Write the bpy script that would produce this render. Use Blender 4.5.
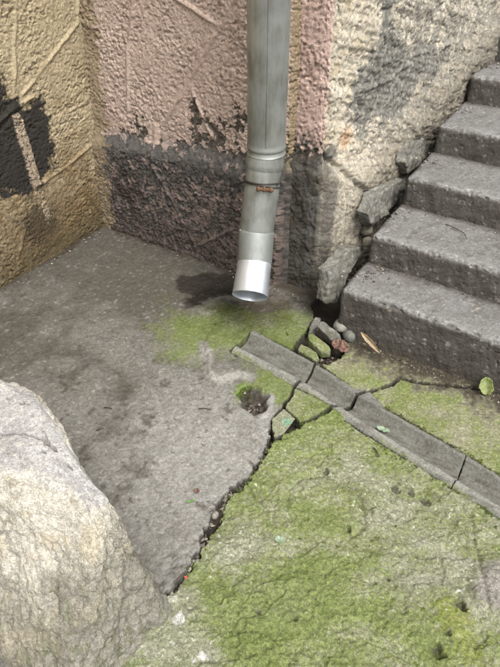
import bpy, bmesh, math, random
import numpy as np
from mathutils import Vector, Matrix, Euler

random.seed(7)
for o in list(bpy.data.objects):
    bpy.data.objects.remove(o)
SC = bpy.context.scene
COL = SC.collection

# ------------------------------------------------------------------ camera
CAM_H, CAM_YAW, CAM_PITCH, FPX = 1.75, 31.84, 39.2, 600.0      # focal length in pixels of the 500x667 photo
cam_d = bpy.data.cameras.new('camera')
cam_d.sensor_fit = 'VERTICAL'
cam_d.sensor_height = 36.0
cam_d.lens = FPX / 667.0 * 36.0
cam_d.clip_start = 0.02
cam_d.clip_end = 500.0
cam_o = bpy.data.objects.new('camera', cam_d)
COL.objects.link(cam_o)
cam_o.location = (0, 0, CAM_H)
cam_o.rotation_euler = (math.radians(90 - CAM_PITCH), 0, math.radians(CAM_YAW))
SC.camera = cam_o

# ------------------------------------------------------------------ sky, sun, exposure
SUN_EL, SUN_AZ = 58.0, 120.0       # azimuth clockwise from +Y
world = bpy.data.worlds.new('World')
SC.world = world
world.use_nodes = True
wn = world.node_tree
wn.nodes.clear()
sky = wn.nodes.new('ShaderNodeTexSky')
sky.sky_type = 'NISHITA'
sky.sun_disc = False
sky.sun_elevation = math.radians(SUN_EL)
sky.sun_rotation = math.radians(SUN_AZ)
sky.air_density = 1.0
sky.dust_density = 4.0
hsv = wn.nodes.new('ShaderNodeHueSaturation')      # overcast: the sky is nearly grey
hsv.inputs['Saturation'].default_value = 0.16
bg = wn.nodes.new('ShaderNodeBackground')
bg.inputs['Strength'].default_value = 0.145
wo = wn.nodes.new('ShaderNodeOutputWorld')
wn.links.new(sky.outputs[0], hsv.inputs['Color'])
wn.links.new(hsv.outputs[0], bg.inputs['Color'])
wn.links.new(bg.outputs[0], wo.inputs['Surface'])

sun_d = bpy.data.lights.new('sun', 'SUN')
sun_d.energy = 1.7
sun_d.angle = math.radians(24)
sun_d.color = (1.0, 0.955, 0.89)
sun_o = bpy.data.objects.new('sun', sun_d)
COL.objects.link(sun_o)
_az, _el = math.radians(SUN_AZ), math.radians(SUN_EL)
sun_dir = Vector((math.sin(_az) * math.cos(_el), math.cos(_az) * math.cos(_el), math.sin(_el)))
sun_o.rotation_euler = sun_dir.to_track_quat('Z', 'Y').to_euler()
sun_o.location = (2, -2, 5)

vs = SC.view_settings
vs.view_transform = 'Standard'
vs.look = 'None'
vs.exposure = 1.08
vs.gamma = 1.0
vs.use_curve_mapping = False

# ------------------------------------------------------------------ photo pixel -> direction -> point on a surface
def _axes():
    a, p = math.radians(CAM_YAW), math.radians(CAM_PITCH)
    fh = np.array([-math.sin(a), math.cos(a), 0]); r = np.array([math.cos(a), math.sin(a), 0]); z = np.array([0, 0, 1.])
    return fh * math.cos(p) - z * math.sin(p), r, fh * math.sin(p) + z * math.cos(p)
AX_F, AX_R, AX_U = _axes()
def ray(x, y): return AX_F + AX_R * (x - 250.0) / FPX - AX_U * (y - 333.5) / FPX
def onz(x, y, z=0.0):
    d = ray(x, y); t = (z - CAM_H) / d[2]
    return np.array([0, 0, CAM_H]) + t * d
def onY(x, y, Y):
    d = ray(x, y); return np.array([0, 0, CAM_H]) + Y / d[1] * d
def onX(x, y, X):
    d = ray(x, y); return np.array([0, 0, CAM_H]) + X / d[0] * d
def G(pts): return np.array([onz(x, y)[:2] for x, y in pts])

# ------------------------------------------------------------------ numpy noise
def _h(ix, iy, seed):
    n = (ix.astype(np.int64) * 374761393 + iy.astype(np.int64) * 668265263 + seed * 974711) & 0xffffffff
    n = ((n ^ (n >> 13)) * 1274126177) & 0xffffffff
    n = ((n ^ (n >> 15)) * 2246822519) & 0xffffffff
    return n ^ (n >> 16)
def perlin2(x, y, seed=0):
    x0 = np.floor(x); y0 = np.floor(y); fx = x - x0; fy = y - y0
    u = fx * fx * fx * (fx * (fx * 6 - 15) + 10); v = fy * fy * fy * (fy * (fy * 6 - 15) + 10)
    def g(i, j):
        a = _h(x0 + i, y0 + j, seed) * (2 * math.pi / 4294967296.0)
        return np.cos(a) * (fx - i) + np.sin(a) * (fy - j)
    a = g(0, 0); b = g(1, 0); c = g(0, 1); d = g(1, 1)
    return ((a + (b - a) * u) * (1 - v) + (c + (d - c) * u) * v) * 1.41
def fbm(x, y, s, oct=4, seed=0, gain=0.5):
    t = 0; a = 1.0
    for i in range(oct):
        t = t + a * perlin2(x * s + 17.3 * i, y * s - 9.1 * i, seed + i * 31)
        s = s * 2.03; a *= gain
    return t
def ridged(x, y, s, oct=3, seed=0):
    t = 0; a = 1.0; n = 0
    for i in range(oct):
        t = t + a * (1 - np.abs(perlin2(x * s + 5.7 * i, y * s + 3.3 * i, seed + i * 17)) * 2)
        n += a; s = s * 2.1; a *= 0.5
    return t / n
def worley(x, y, s, seed=0):
    """distance to nearest and second nearest cell point, and the cell's own random number"""
    X = x * s; Y = y * s; x0 = np.floor(X); y0 = np.floor(Y)
    d1 = np.full(X.shape, 9.0); d2 = np.full(X.shape, 9.0); cid = np.zeros(X.shape)
    for i in (-1, 0, 1):
        for j in (-1, 0, 1):
            h = _h(x0 + i, y0 + j, seed)
            px = x0 + i + (h & 0xffff) / 65536.0; py = y0 + j + (h >> 16) / 65536.0
            d = np.hypot(px - X, py - Y)
            m = d < d1
            d2 = np.where(m, d1, np.minimum(d2, d)); cid = np.where(m, (h & 0xfff) / 4096.0, cid); d1 = np.where(m, d, d1)
    return d1, d2, cid
def noise3(p, s, seed=0, oct=3):
    """cheap 3D noise: three rotated planes of 2D noise summed"""
    x, y, z = p[..., 0], p[..., 1], p[..., 2]
    return (fbm(x + .31 * z, y - .27 * z, s, oct, seed) + fbm(y + .29 * x, z - .33 * x, s, oct, seed + 101) + fbm(z + .3 * y, x - .3 * y, s, oct, seed + 202)) / 1.9
def sstep(a, b, x):
    t = np.clip((x - a) / (b - a), 0, 1); return t * t * (3 - 2 * t)
def seg_dist(x, y, pl):
    d = np.full(np.shape(x), 1e9)
    for (ax, ay), (bx, by) in zip(pl[:-1], pl[1:]):
        vx, vy = bx - ax, by - ay; L = vx * vx + vy * vy + 1e-12
        t = np.clip(((x - ax) * vx + (y - ay) * vy) / L, 0, 1)
        d = np.minimum(d, np.hypot(x - ax - t * vx, y - ay - t * vy))
    return d
def sd_poly(x, y, poly):
    """signed distance, positive inside"""
    poly = np.asarray(poly); pl = np.vstack([poly, poly[:1]])
    ins = np.zeros(np.shape(x), bool)
    for (ax, ay), (bx, by) in zip(pl[:-1], pl[1:]):
        c = (ay > y) != (by > y)
        ins ^= c & (x < (bx - ax) * (y - ay) / (by - ay + 1e-15) + ax)
    d = seg_dist(x, y, pl)
    return np.where(ins, d, -d)
def lin(c): 
    c = np.array(c, float) / 255.0
    return np.where(c <= 0.04045, c / 12.92, ((c + 0.055) / 1.055) ** 2.4)
ALB = 0.66                                    # the colours below were read off the exposed picture; real surfaces are darker
def S(r, g, b): return lin((r, g, b)) * ALB
def mix(a, b, m): return a + (b - a) * np.asarray(m)[..., None]
def blob(x, y, c, r): return np.exp(-((x - c[0]) ** 2 + (y - c[1]) ** 2) / (r * r))

# ------------------------------------------------------------------ mesh helpers
def link(name, me, parent=None):
    o = bpy.data.objects.new(name, me); COL.objects.link(o); o.parent = parent
    return o
def tag(o, label=None, cat=None, group=None, kind=None):
    if label: o['label'] = label
    if cat: o['category'] = cat
    if group: o['group'] = group
    if kind: o['kind'] = kind
    return o
def mesh_np(name, co, faces, mats, col=None, wet=None, parent=None, smooth=True, moss=None):
    co = np.asarray(co, np.float32).reshape(-1, 3); faces = np.asarray(faces, np.int32); k = faces.shape[1]
    me = bpy.data.meshes.new(name)
    me.vertices.add(len(co)); me.vertices.foreach_set('co', co.ravel())
    me.loops.add(faces.size); me.loops.foreach_set('vertex_index', faces.ravel())
    me.polygons.add(len(faces))
    me.polygons.foreach_set('loop_start', np.arange(0, faces.size, k, dtype=np.int32))
    me.polygons.foreach_set('use_smooth', np.full(len(faces), smooth))
    if col is not None:
        a = me.color_attributes.new('Col', 'FLOAT_COLOR', 'POINT')
        c = np.ones((len(co), 4), np.float32); c[:, :3] = np.clip(np.asarray(col).reshape(-1, 3), 0.002, 0.9)
        a.data.foreach_set('color', c.ravel())
    if wet is not None:
        a = me.attributes.new('wet', 'FLOAT', 'POINT'); a.data.foreach_set('value', np.asarray(wet, np.float32).ravel())
    if moss is not None:
        a = me.attributes.new('moss', 'FLOAT', 'POINT'); a.data.foreach_set('value', np.asarray(moss, np.float32).ravel())
    me.update(calc_edges=True); me.validate()
    me.materials.append(mats)
    return link(name, me, parent)
def grid_faces(n, m, mask=None):
    i = np.arange(n * m).reshape(n, m)
    q = np.stack([i[:-1, :-1], i[1:, :-1], i[1:, 1:], i[:-1, 1:]], -1).reshape(-1, 4)
    if mask is not None: q = q[mask.ravel()]
    return q
def compact(co, faces, *attrs):
    used = np.zeros(len(co), bool); used[faces.ravel()] = True
    idx = np.cumsum(used) - 1
    return (co[used], idx[faces]) + tuple(None if a is None else a[used] for a in attrs)
def spaced(*segs):
    """axis coordinates: (start, stop, step) runs joined"""
    out = []
    for a, b, s in segs:
        n = max(1, int(round((b - a) / s))); out.append(np.linspace(a, b, n + 1)[:-1])
    return np.concatenate(out + [np.array([segs[-1][1]])])

# ------------------------------------------------------------------ materials
def make_mat(name, rough=0.85, bumps=((220, 0.35, 0.002),), var=0.25, var_scale=260, wet=False, spec=0.35, col=None, speck=0.0, moss=False, agg=0.0):
    m = bpy.data.materials.new(name); m.use_nodes = True
    nt = m.node_tree; N = nt.nodes; L = nt.links
    b = N['Principled BSDF']
    b.inputs['Roughness'].default_value = rough
    b.inputs['Specular IOR Level'].default_value = spec
    geo = N.new('ShaderNodeNewGeometry')
    if col is None:
        ca = N.new('ShaderNodeVertexColor'); ca.layer_name = 'Col'; csock = ca.outputs['Color']
    else:
        rgb = N.new('ShaderNodeRGB'); rgb.outputs[0].default_value = tuple(col) + (1,); csock = rgb.outputs[0]
    if moss:                                                # moss grows where the 'moss' value and a fine noise agree
        at = N.new('ShaderNodeAttribute'); at.attribute_name = 'moss'
        nz = N.new('ShaderNodeTexNoise'); nz.inputs['Scale'].default_value = 70; nz.inputs['Detail'].default_value = 8; nz.inputs['Roughness'].default_value = 0.72
        L.new(geo.outputs['Position'], nz.inputs['Vector'])
        mu = N.new('ShaderNodeMath'); mu.operation = 'MULTIPLY_ADD'; mu.inputs[1].default_value = 2.2; L.new(nz.outputs['Fac'], mu.inputs[0]); L.new(at.outputs['Fac'], mu.inputs[2])
        mr = N.new('ShaderNodeMapRange'); mr.inputs[1].default_value = 1.3; mr.inputs[2].default_value = 1.9; mr.inputs[4].default_value = 0.70; L.new(mu.outputs[0], mr.inputs[0])
        n2 = N.new('ShaderNodeTexNoise'); n2.inputs['Scale'].default_value = 38; n2.inputs['Detail'].default_value = 6; n2.inputs['Roughness'].default_value = 0.7
        L.new(geo.outputs['Position'], n2.inputs['Vector'])
        a2 = N.new('ShaderNodeMath'); a2.operation = 'MULTIPLY_ADD'; a2.inputs[1].default_value = 0.16; L.new(at.outputs['Fac'], a2.inputs[0]); L.new(n2.outputs['Fac'], a2.inputs[2])
        cr = N.new('ShaderNodeValToRGB'); els = cr.color_ramp.elements
        els[0].position = 0.36; els[0].color = (*S(142, 149, 100), 1); els[1].position = 0.78; els[1].color = (*S(102, 121, 42), 1)
        e_ = els.new(0.56); e_.color = (*S(123, 136, 68), 1)
        L.new(a2.outputs[0], cr.inputs[0])
        mx = N.new('ShaderNodeMix'); mx.data_type = 'RGBA'; L.new(mr.outputs[0], mx.inputs[0]); L.new(csock, mx.inputs[6]); L.new(cr.outputs[0], mx.inputs[7]); csock = mx.outputs[2]
    if wet:
        at = N.new('ShaderNodeAttribute'); at.attribute_name = 'wet'
        mr = N.new('ShaderNodeMapRange'); mr.inputs[3].default_value = 1; mr.inputs[4].default_value = .42; L.new(at.outputs['Fac'], mr.inputs[0])
        mx = N.new('ShaderNodeMix'); mx.data_type = 'RGBA'; mx.blend_type = 'MULTIPLY'; mx.inputs[0].default_value = 1
        L.new(csock, mx.inputs[6]); L.new(mr.outputs[0], mx.inputs[7]); csock = mx.outputs[2]
    # grain: noises scale the colour
    for sc, am in ((var_scale * 2.2, var * 1.1), (var_scale, var), (var_scale * 0.28, var * 0.7)):
        nz = N.new('ShaderNodeTexNoise'); nz.inputs['Scale'].default_value = sc; nz.inputs['Detail'].default_value = 4
        nz.inputs['Roughness'].default_value = 0.65
        L.new(geo.outputs['Position'], nz.inputs['Vector'])
        mr = N.new('ShaderNodeMapRange'); mr.inputs[1].default_value = 0.3; mr.inputs[2].default_value = 0.7
        mr.inputs[3].default_value = 1 - am; mr.inputs[4].default_value = 1 + am
        L.new(nz.outputs['Fac'], mr.inputs[0])
        mx = N.new('ShaderNodeMix'); mx.data_type = 'RGBA'; mx.blend_type = 'MULTIPLY'; mx.inputs[0].default_value = 1
        L.new(csock, mx.inputs[6]); L.new(mr.outputs[0], mx.inputs[7]); csock = mx.outputs[2]
    if agg:                                                 # sand and small aggregate: each grain its own shade
        for sc, am in ((330, agg), (130, agg * .7)):
            vo = N.new('ShaderNodeTexVoronoi'); vo.inputs['Scale'].default_value = sc; vo.inputs['Randomness'].default_value = 1
            wn_ = N.new('ShaderNodeTexNoise'); wn_.inputs['Scale'].default_value = sc * .8
            L.new(geo.outputs['Position'], wn_.inputs['Vector'])
            ad = N.new('ShaderNodeMix'); ad.data_type = 'RGBA'; ad.blend_type = 'LINEAR_LIGHT'; ad.inputs[0].default_value = .004
            L.new(geo.outputs['Position'], ad.inputs[6]); L.new(wn_.outputs['Color'], ad.inputs[7]); ad.clamp_result = False
            L.new(ad.outputs[2], vo.inputs['Vector'])
            sp_ = N.new('ShaderNodeSeparateColor'); L.new(vo.outputs['Color'], sp_.inputs[0])
            mr = N.new('ShaderNodeMapRange'); mr.inputs[3].default_value = 1 - am; mr.inputs[4].default_value = 1 + am; L.new(sp_.outputs[0], mr.inputs[0])
            mx = N.new('ShaderNodeMix'); mx.data_type = 'RGBA'; mx.blend_type = 'MULTIPLY'; mx.inputs[0].default_value = 1
            L.new(csock, mx.inputs[6]); L.new(mr.outputs[0], mx.inputs[7]); csock = mx.outputs[2]
    if speck:
        vo = N.new('ShaderNodeTexVoronoi'); vo.inputs['Scale'].default_value = 190
        L.new(geo.outputs['Position'], vo.inputs['Vector'])
        cr = N.new('ShaderNodeMapRange'); cr.inputs[1].default_value = 0.12; cr.inputs[2].default_value = 0.2; cr.inputs[3].default_value = speck; cr.inputs[4].default_value = 0
        L.new(vo.outputs['Distance'], cr.inputs[0])
        n2 = N.new('ShaderNodeTexNoise'); n2.inputs['Scale'].default_value = 60; L.new(geo.outputs['Position'], n2.inputs['Vector'])
        r2 = N.new('ShaderNodeMapRange'); r2.inputs[1].default_value = 0.5; r2.inputs[2].default_value = 0.6; L.new(n2.outputs['Fac'], r2.inputs[0])
        mu = N.new('ShaderNodeMath'); mu.operation = 'MULTIPLY'; L.new(cr.outputs[0], mu.inputs[0]); L.new(r2.outputs[0], mu.inputs[1])
        mx = N.new('ShaderNodeMix'); mx.data_type = 'RGBA'; L.new(mu.outputs[0], mx.inputs[0]); L.new(csock, mx.inputs[6]); mx.inputs[7].default_value = (.30, .29, .26, 1); csock = mx.outputs[2]
    L.new(csock, b.inputs['Base Color'])
    prev = None
    for sc, st, dist in bumps:
        nz = N.new('ShaderNodeTexNoise'); nz.inputs['Scale'].default_value = sc; nz.inputs['Detail'].default_value = 5; nz.inputs['Roughness'].default_value = 0.6
        L.new(geo.outputs['Position'], nz.inputs['Vector'])
        bp = N.new('ShaderNodeBump'); bp.inputs['Strength'].default_value = st; bp.inputs['Distance'].default_value = dist
        L.new(nz.outputs['Fac'], bp.inputs['Height'])
        if prev: L.new(prev, bp.inputs['Normal'])
        prev = bp.outputs[0]
    if prev: L.new(prev, b.inputs['Normal'])
    if wet:
        at = N.new('ShaderNodeAttribute'); at.attribute_name = 'wet'
        mr = N.new('ShaderNodeMapRange'); mr.inputs[3].default_value = rough; mr.inputs[4].default_value = 0.22
        L.new(at.outputs['Fac'], mr.inputs[0]); L.new(mr.outputs[0], b.inputs['Roughness'])
    return m
M_STUCCO = make_mat('rough_stucco', 0.9, ((150, 0.7, 0.005), (420, 0.8, 0.003)), 0.2, 240, agg=.2)
M_CONC = make_mat('worn_concrete', 0.88, ((110, 0.6, 0.005), (420, 0.8, 0.0025)), 0.22, 300, wet=True, speck=0.08, moss=True, agg=.2)
M_MOSS = make_mat('mossy_concrete', 0.92, ((110, 0.8, 0.006), (400, 0.8, 0.003)), 0.22, 300, wet=True, speck=0.3, moss=True, agg=.3)
M_STEP = make_mat('step_concrete', 0.86, ((100, 0.7, 0.006), (380, 0.8, 0.003)), 0.22, 280, speck=0.2, agg=.18)
M_STONE = make_mat('rough_limestone', 0.92, ((120, 0.8, 0.006), (380, 0.8, 0.003)), 0.2, 260, agg=.26)
M_SOIL = make_mat('soil', 0.95, ((90, 0.9, 0.01), (300, 0.8, 0.004)), 0.5, 160)
M_PEB = make_mat('pebble_stone', 0.8, ((260, 0.5, 0.002),), 0.25, 220)

# ================================================================== GROUND
soil_sx = spaced((-40, -2.6, 2.5), (-2.6, 1.3, 0.03), (1.3, 40, 2.5)); soil_sy = spaced((-40, -0.6, 2.5), (-0.6, 2.4, 0.03), (2.4, 40, 2.5))
X, Y = np.meshgrid(soil_sx, soil_sy, indexing='ij')
Z = -0.05 + 0.012 * fbm(X, Y, 9, 3, 5) + .02 * sstep(.05, .02, seg_dist(X, Y, G([(150, 612), (182, 577), (200, 550), (214, 518), (222, 500), (247, 480), (262, 460)]))) - .06 * sstep(-.05, .0, sd_poly(X, Y, np.vstack([G([(225, 352), (256, 324)]), [(1.3, 1.5), (1.3, 1.0)]])))
Z = np.where((X < -2.7) | (X > 1.4) | (Y < -.7), -0.035, Z)
c = mix(np.broadcast_to(S(44, 38, 32), X.shape + (3,)), S(76, 66, 55), np.clip(.4 + .6 * fbm(X, Y, 14, 3, 9), 0, 1))
ground = mesh_np('ground', np.stack([X, Y, Z], -1), grid_faces(*X.shape), M_SOIL, c)
tag(ground, kind='structure')

def slab(name, poly, hfun, cfun, mat, bounds, res=0.004, edge=0.005, rnd=0.0032, depth=0.05, parent=None, fx=None, fy=None):
    """a slab with a ragged outline: heights and colours on a grid, its rim folded down into a side face"""
    x0, x1, y0, y1 = bounds or (0, 1, 0, 1)
    xs = fx if fx is not None else spaced((x0, x1, res)); ys = fy if fy is not None else spaced((y0, y1, res))
    X, Y = np.meshgrid(xs, ys, indexing='ij')
    sd = sd_poly(X, Y, poly)
    near = np.abs(sd) < .06
    e = np.zeros_like(X); xn, yn = X[near], Y[near]
    wd1, wd2, wci = worley(xn + .004 * fbm(xn, yn, 60, 2, 14), yn, 55, 13)
    e[near] = edge * (1 + 1.3 * sstep(1.48, 1.35, yn) * sstep(-.35, -.45, xn)) * (fbm(xn, yn, 24, 3, 3) * .7 + 1.1 * (wci - .5) + .3 * fbm(xn, yn, 120, 2, 8))
    sd = sd + e
    gx, gy = np.gradient(sd, xs, ys); gl = np.hypot(gx, gy) + 1e-9; gx /= gl; gy /= gl
    k = 5.0; lim = depth / k
    h = hfun(X, Y); col, wet, moss = cfun(X, Y, h)
    out = np.where(sd < 0, -sd, 0)
    r = rnd * (0.7 + 0.5 * np.clip(fbm(X, Y, 40, 2, 77), -1, 1))
    q = np.clip(r - np.maximum(sd, 0), 0, None)
    z = h - (r - np.sqrt(np.maximum(r * r - q * q, 0))) - np.minimum(out * k, depth)
    mv = np.minimum(out, .05)
    P = np.stack([X + gx * mv, Y + gy * mv, z], -1)
    col = mix(col, S(66, 60, 52) * np.ones_like(col), (sd < .0005) * .75)
    keep = sd > -lim
    kq = keep[:-1, :-1] | keep[1:, :-1] | keep[1:, 1:] | keep[:-1, 1:]
    f = grid_faces(*X.shape, mask=kq)
    moss = moss - .5 * (sd < .0)
    P[..., 2] += .0026 * sstep(.15, .9, moss) * (.6 + fbm(X, Y, 95, 3, 78)) * (sd > 0)
    co, f, col, wet, moss = compact(P.reshape(-1, 3), f, col.reshape(-1, 3), wet.ravel(), moss.ravel())
    return mesh_np(name, co, f, mat, col, wet, parent, moss=moss)

# ---- outline lines traced along the cracks and the gutter (photo pixels, laid on the ground)
def Z7(pts): return [(230 + x / 3.846, 300 + y / 3.846) for x, y in pts]      # read off an enlarged crop
def Z8(pts): return [(340 + x / 3.125, 330 + y / 3.125) for x, y in pts]
GUT_FAR = [(253, 331)] + Z7([(325, 240), (350, 258)]) + Z8([(0, 160), (140, 246), (395, 392), (500, 457)])
GUT_NEAR = [(231, 351)] + Z7([(245, 322), (262, 333)]) + Z8([(0, 266), (60, 306), (350, 490), (500, 582)])
# main crack, from the parapet foot upwards, left and right lips
CR_L = [(150, 611), (161, 600), (180, 576), (198, 549), (209, 519), (214, 504), (230, 488), (248, 476), (260, 459), (268, 443)]
CR_R = [(151, 613), (163, 602), (185, 578), (203, 551), (219, 521), (228, 500), (247, 483), (260, 465), (271, 446), (283, 436), (299, 430), (305, 423.5), (322, 416), (334, 409), (341, 412)]
P_A = np.vstack([[(-2.6, 2.35), (-2.6, -1.0), (-0.72, -1.0)], G(CR_L),
                 G(Z7([(150, 522), (155, 500), (153, 462), (180, 432), (203, 412), (206, 395), (226, 374), (240, 342), (241, 328)])),
                 G([(231, 354), (229.5, 349.5), (252, 330)]), G(Z7([(120, 132), (236, 186), (250, 158), (283, 128), (300, 100), (322, 72), (324, 48), (310, 22)])),
                 [(-1.0, 2.17), (-1.0, 2.35)]])
P_P1 = G(Z7([(206, 417), (162, 458), (162, 500), (172, 530), (215, 517), (266, 497), (265, 478), (249, 455), (224, 434)]))
P_P2 = G(Z7([(250, 340), (241, 372), (218, 397), (212, 414), (229, 430), (254, 450), (268, 470), (304, 458), (344, 435), (382, 409), (384, 402)]))
_gf = G(GUT_FAR); _gn = G(GUT_NEAR); _d = (_gf[-1] - _gf[-3]) / np.linalg.norm(_gf[-1] - _gf[-3])      # the channel runs on past the picture
_ef = _gf[-1] + _d * 1.12; _en = _gn[-1] + _d * 1.12
P_B = np.vstack([[(-0.70, -1.0)], G(CR_R), G(Z8([(14, 283), (60, 313), (348, 496), (500, 589)])), [_en + (0, -.008), (_en[0], -1.0)]])
P_C1 = np.vstack([G(Z7([(346, 244), (378, 252), (395, 236), (430, 222), (440, 205)])), [(-0.77, 2.12), (0.25, 2.12)], G([(492, 391), (474, 387.5)]), G(Z8([(230, 157), (187, 142), (163, 162), (120, 176), (88, 188)])), G(Z7([(480, 345)]))])
P_C2 = np.vstack([G(Z8([(95, 196), (125, 186), (168, 173), (188, 153), (230, 167)])), G([(474, 390.5), (494, 394)]), [(0.25, 2.12), (_ef[0], 2.12), _ef + (0, .006)], G(Z8([(500, 453), (395, 387), (140, 241)]))])
P_F1 = G(Z7([(262, 193), (272, 170), (298, 180), (332, 203), (344, 230), (330, 236)]))

LIP = G([(204, 345), (208, 355), (209, 364), (208, 372), (212, 378), (220, 380), (230, 377), (240, 375), (252, 380)])
PIT = G(Z7([(40, 345), (62, 335), (95, 338), (125, 352), (148, 372), (147, 400), (140, 432), (100, 440), (62, 425), (40, 400), (30, 365)]))
STAIN = G([(172, 279), (186, 274), (214, 272), (238, 272), (246, 284), (240, 296), (214, 298), (200, 307), (186, 310), (178, 304), (188, 297), (174, 292)])
def h_A(X, Y):
    h = .006 * fbm(X, Y, 2.2, 3, 1) + .0035 * fbm(X, Y, 11, 3, 2) + .0016 * fbm(X, Y, 60, 3, 4)
    rg = ridged(X, Y, 22, 3, 6); h = h - .005 * sstep(.86, .97, rg) * sstep(-.1, .4, fbm(X, Y, 3, 2, 12))
    d1, d2, cid = worley(X + .01 * fbm(X, Y, 30, 2, 5), Y, 42, 3)
    rough = sstep(-.2, .4, fbm(X, Y, 1.7, 2, 21) + 1.1 * blob(X, Y, onz(200, 420)[:2], .45) - .1)
    h = h + .0022 * rough * (cid - .5) * sstep(0, .25, d2 - d1)
    # raised cement lip and the higher skin to its right
    d = seg_dist(X, Y, LIP); right = sd_poly(X, Y, np.vstack([LIP, G([(262, 410), (300, 380), (250, 320), (212, 330)])]))
    h = h + .012 * sstep(-.012, .01, right + .004 * fbm(X, Y, 50, 2, 15)) * np.exp(-(d / .12) ** 2) + .005 * np.exp(-(d / .018) ** 2)
    p = sd_poly(X, Y, PIT) + .01 * fbm(X, Y, 30, 3, 31)
    h = h - .046 * sstep(-.008, .022, p) + .012 * sstep(.0, .02, p) * fbm(X, Y, 45, 3, 33)
    h = h + .004 * sstep(.004, -.004, p) * sstep(-.05, -.004, p)
    # dishes up a little to the pillar
    return h
def c_A(X, Y, h):
    n1 = fbm(X, Y, 2.1, 4, 40); n2 = fbm(X, Y, 9, 4, 41); n3 = fbm(X, Y, 45, 3, 42)
    c = np.broadcast_to(S(120, 117, 110), X.shape + (3,)).copy()
    c = mix(c, S(156, 154, 148), np.clip(.9 * blob(X, Y, onz(205, 460)[:2], .42) + .35 * n2, 0, 1))
    c = mix(c, S(80, 76, 66), np.clip(sstep(.1, 1.0, .6 * sstep(.9, .45, 2.23 - Y) + .5 * n1 + .6 * sstep(-.9, -2.2, X) + .3 * n2), 0, 1) * .8)  # darker towards the walls: brown dirt, with corner shade put into the colour
    c = mix(c, S(86, 81, 73), sstep(.15, .85, n2 + .5 * n1 + .4 * n3) * .5)
    c = mix(c, S(70, 62, 52), sstep(.42, .75, n3 * .8 + .5 * n2) * .55)
    c = mix(c, S(190, 187, 180), sstep(.30, .7, -n3 * .7 - .3 * n2) * .32)
    d1, d2, cid = worley(X, Y, 70, 9); c = c * (.88 + .24 * cid)[..., None]
    # moss around the spout run-off
    mo = np.clip(1.0 * blob(X, Y, onz(235, 322)[:2], .16) + 1.0 * blob(X, Y, onz(292, 322)[:2], .15) + .9 * blob(X, Y, onz(268, 345)[:2], .17) + .55 * blob(X, Y, onz(170, 322)[:2], .26) + .6 * blob(X, Y, onz(192, 348)[:2], .16) + .8 * blob(X, Y, onz(285, 385)[:2], .12) + .65 * blob(X, Y, onz(258, 400)[:2], .12), 0, 1)
    moss = -.55 + 1.6 * mo + .3 * n2 + .25 * n1
    c = mix(c, S(104, 128, 56), sstep(.35, .7, blob(X, Y, Z7p(50, 350), .05) + .4 * n3) * .8)
    moss = moss + .5 * blob(X, Y, Z7p(55, 355), .06)
    wf = blob(X, Y, onz(268, 310)[:2], .15)
    c = mix(c, S(78, 68, 44), sstep(.3, .8, wf + .2 * n2) * .6)
    moss = moss - .35 * wf
    # pale cement lip
    d = seg_dist(X, Y, LIP) + .012 * n2 + .006 * n3
    lm = sstep(.036, .006, d); c = mix(c, S(164, 162, 154), lm * .7); moss = moss - .9 * lm
    d = seg_dist(X, Y, G(Z7([(153, 380), (140, 430), (132, 470), (138, 505), (160, 525)]))) + .008 * n2
    lm = sstep(.03, .008, d); c = mix(c, S(160, 159, 155), lm * .7); moss = moss - .9 * lm
    p = sd_poly(X, Y, PIT) + .01 * fbm(X, Y, 30, 3, 31)
    c = mix(c, S(62, 54, 46), sstep(-.002, .012, p) * (.85 + .15 * n3)); moss = moss - 1.5 * sstep(-.002, .01, p)
    # wet stain below the spout
    s = sd_poly(X, Y, STAIN) + .028 * fbm(X, Y, 16, 4, 51)
    w = sstep(-.006, .03, s)
    s2 = sstep(.3, .9, blob(X, Y, onz(215, 300)[:2], .17) + .25 * n2)
    s3 = sstep(.25, .9, .9 * blob(X, Y, onz(262, 312)[:2], .2) + .5 * blob(X, Y, onz(215, 315)[:2], .16) + .3 * n2)
    moss = moss - 1.2 * w
    c = mix(c, S(60, 54, 48), w * .88)
    # earth gathered along the wall foot
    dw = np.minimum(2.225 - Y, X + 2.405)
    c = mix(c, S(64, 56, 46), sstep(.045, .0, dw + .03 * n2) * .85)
    return c, np.clip(w * .55 + .4 * s2 + .62 * s3, 0, 1), moss - .5 * sstep(.1, .0, dw)
def Z7p(x, y): return onz(230 + x / 3.846, 300 + y / 3.846)[:2]

pav = bpy.data.objects.new('pavement', None); COL.objects.link(pav); tag(pav, kind='structure')
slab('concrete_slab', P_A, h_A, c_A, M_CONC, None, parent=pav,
     fx=spaced((-2.62, -2.42, .02), (-2.42, -.62, .0042), (-.62, -.58, .01)), fy=spaced((-1.02, .3, .03), (.3, .75, .01), (.75, 2.26, .0042), (2.26, 2.36, .02)))

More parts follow.
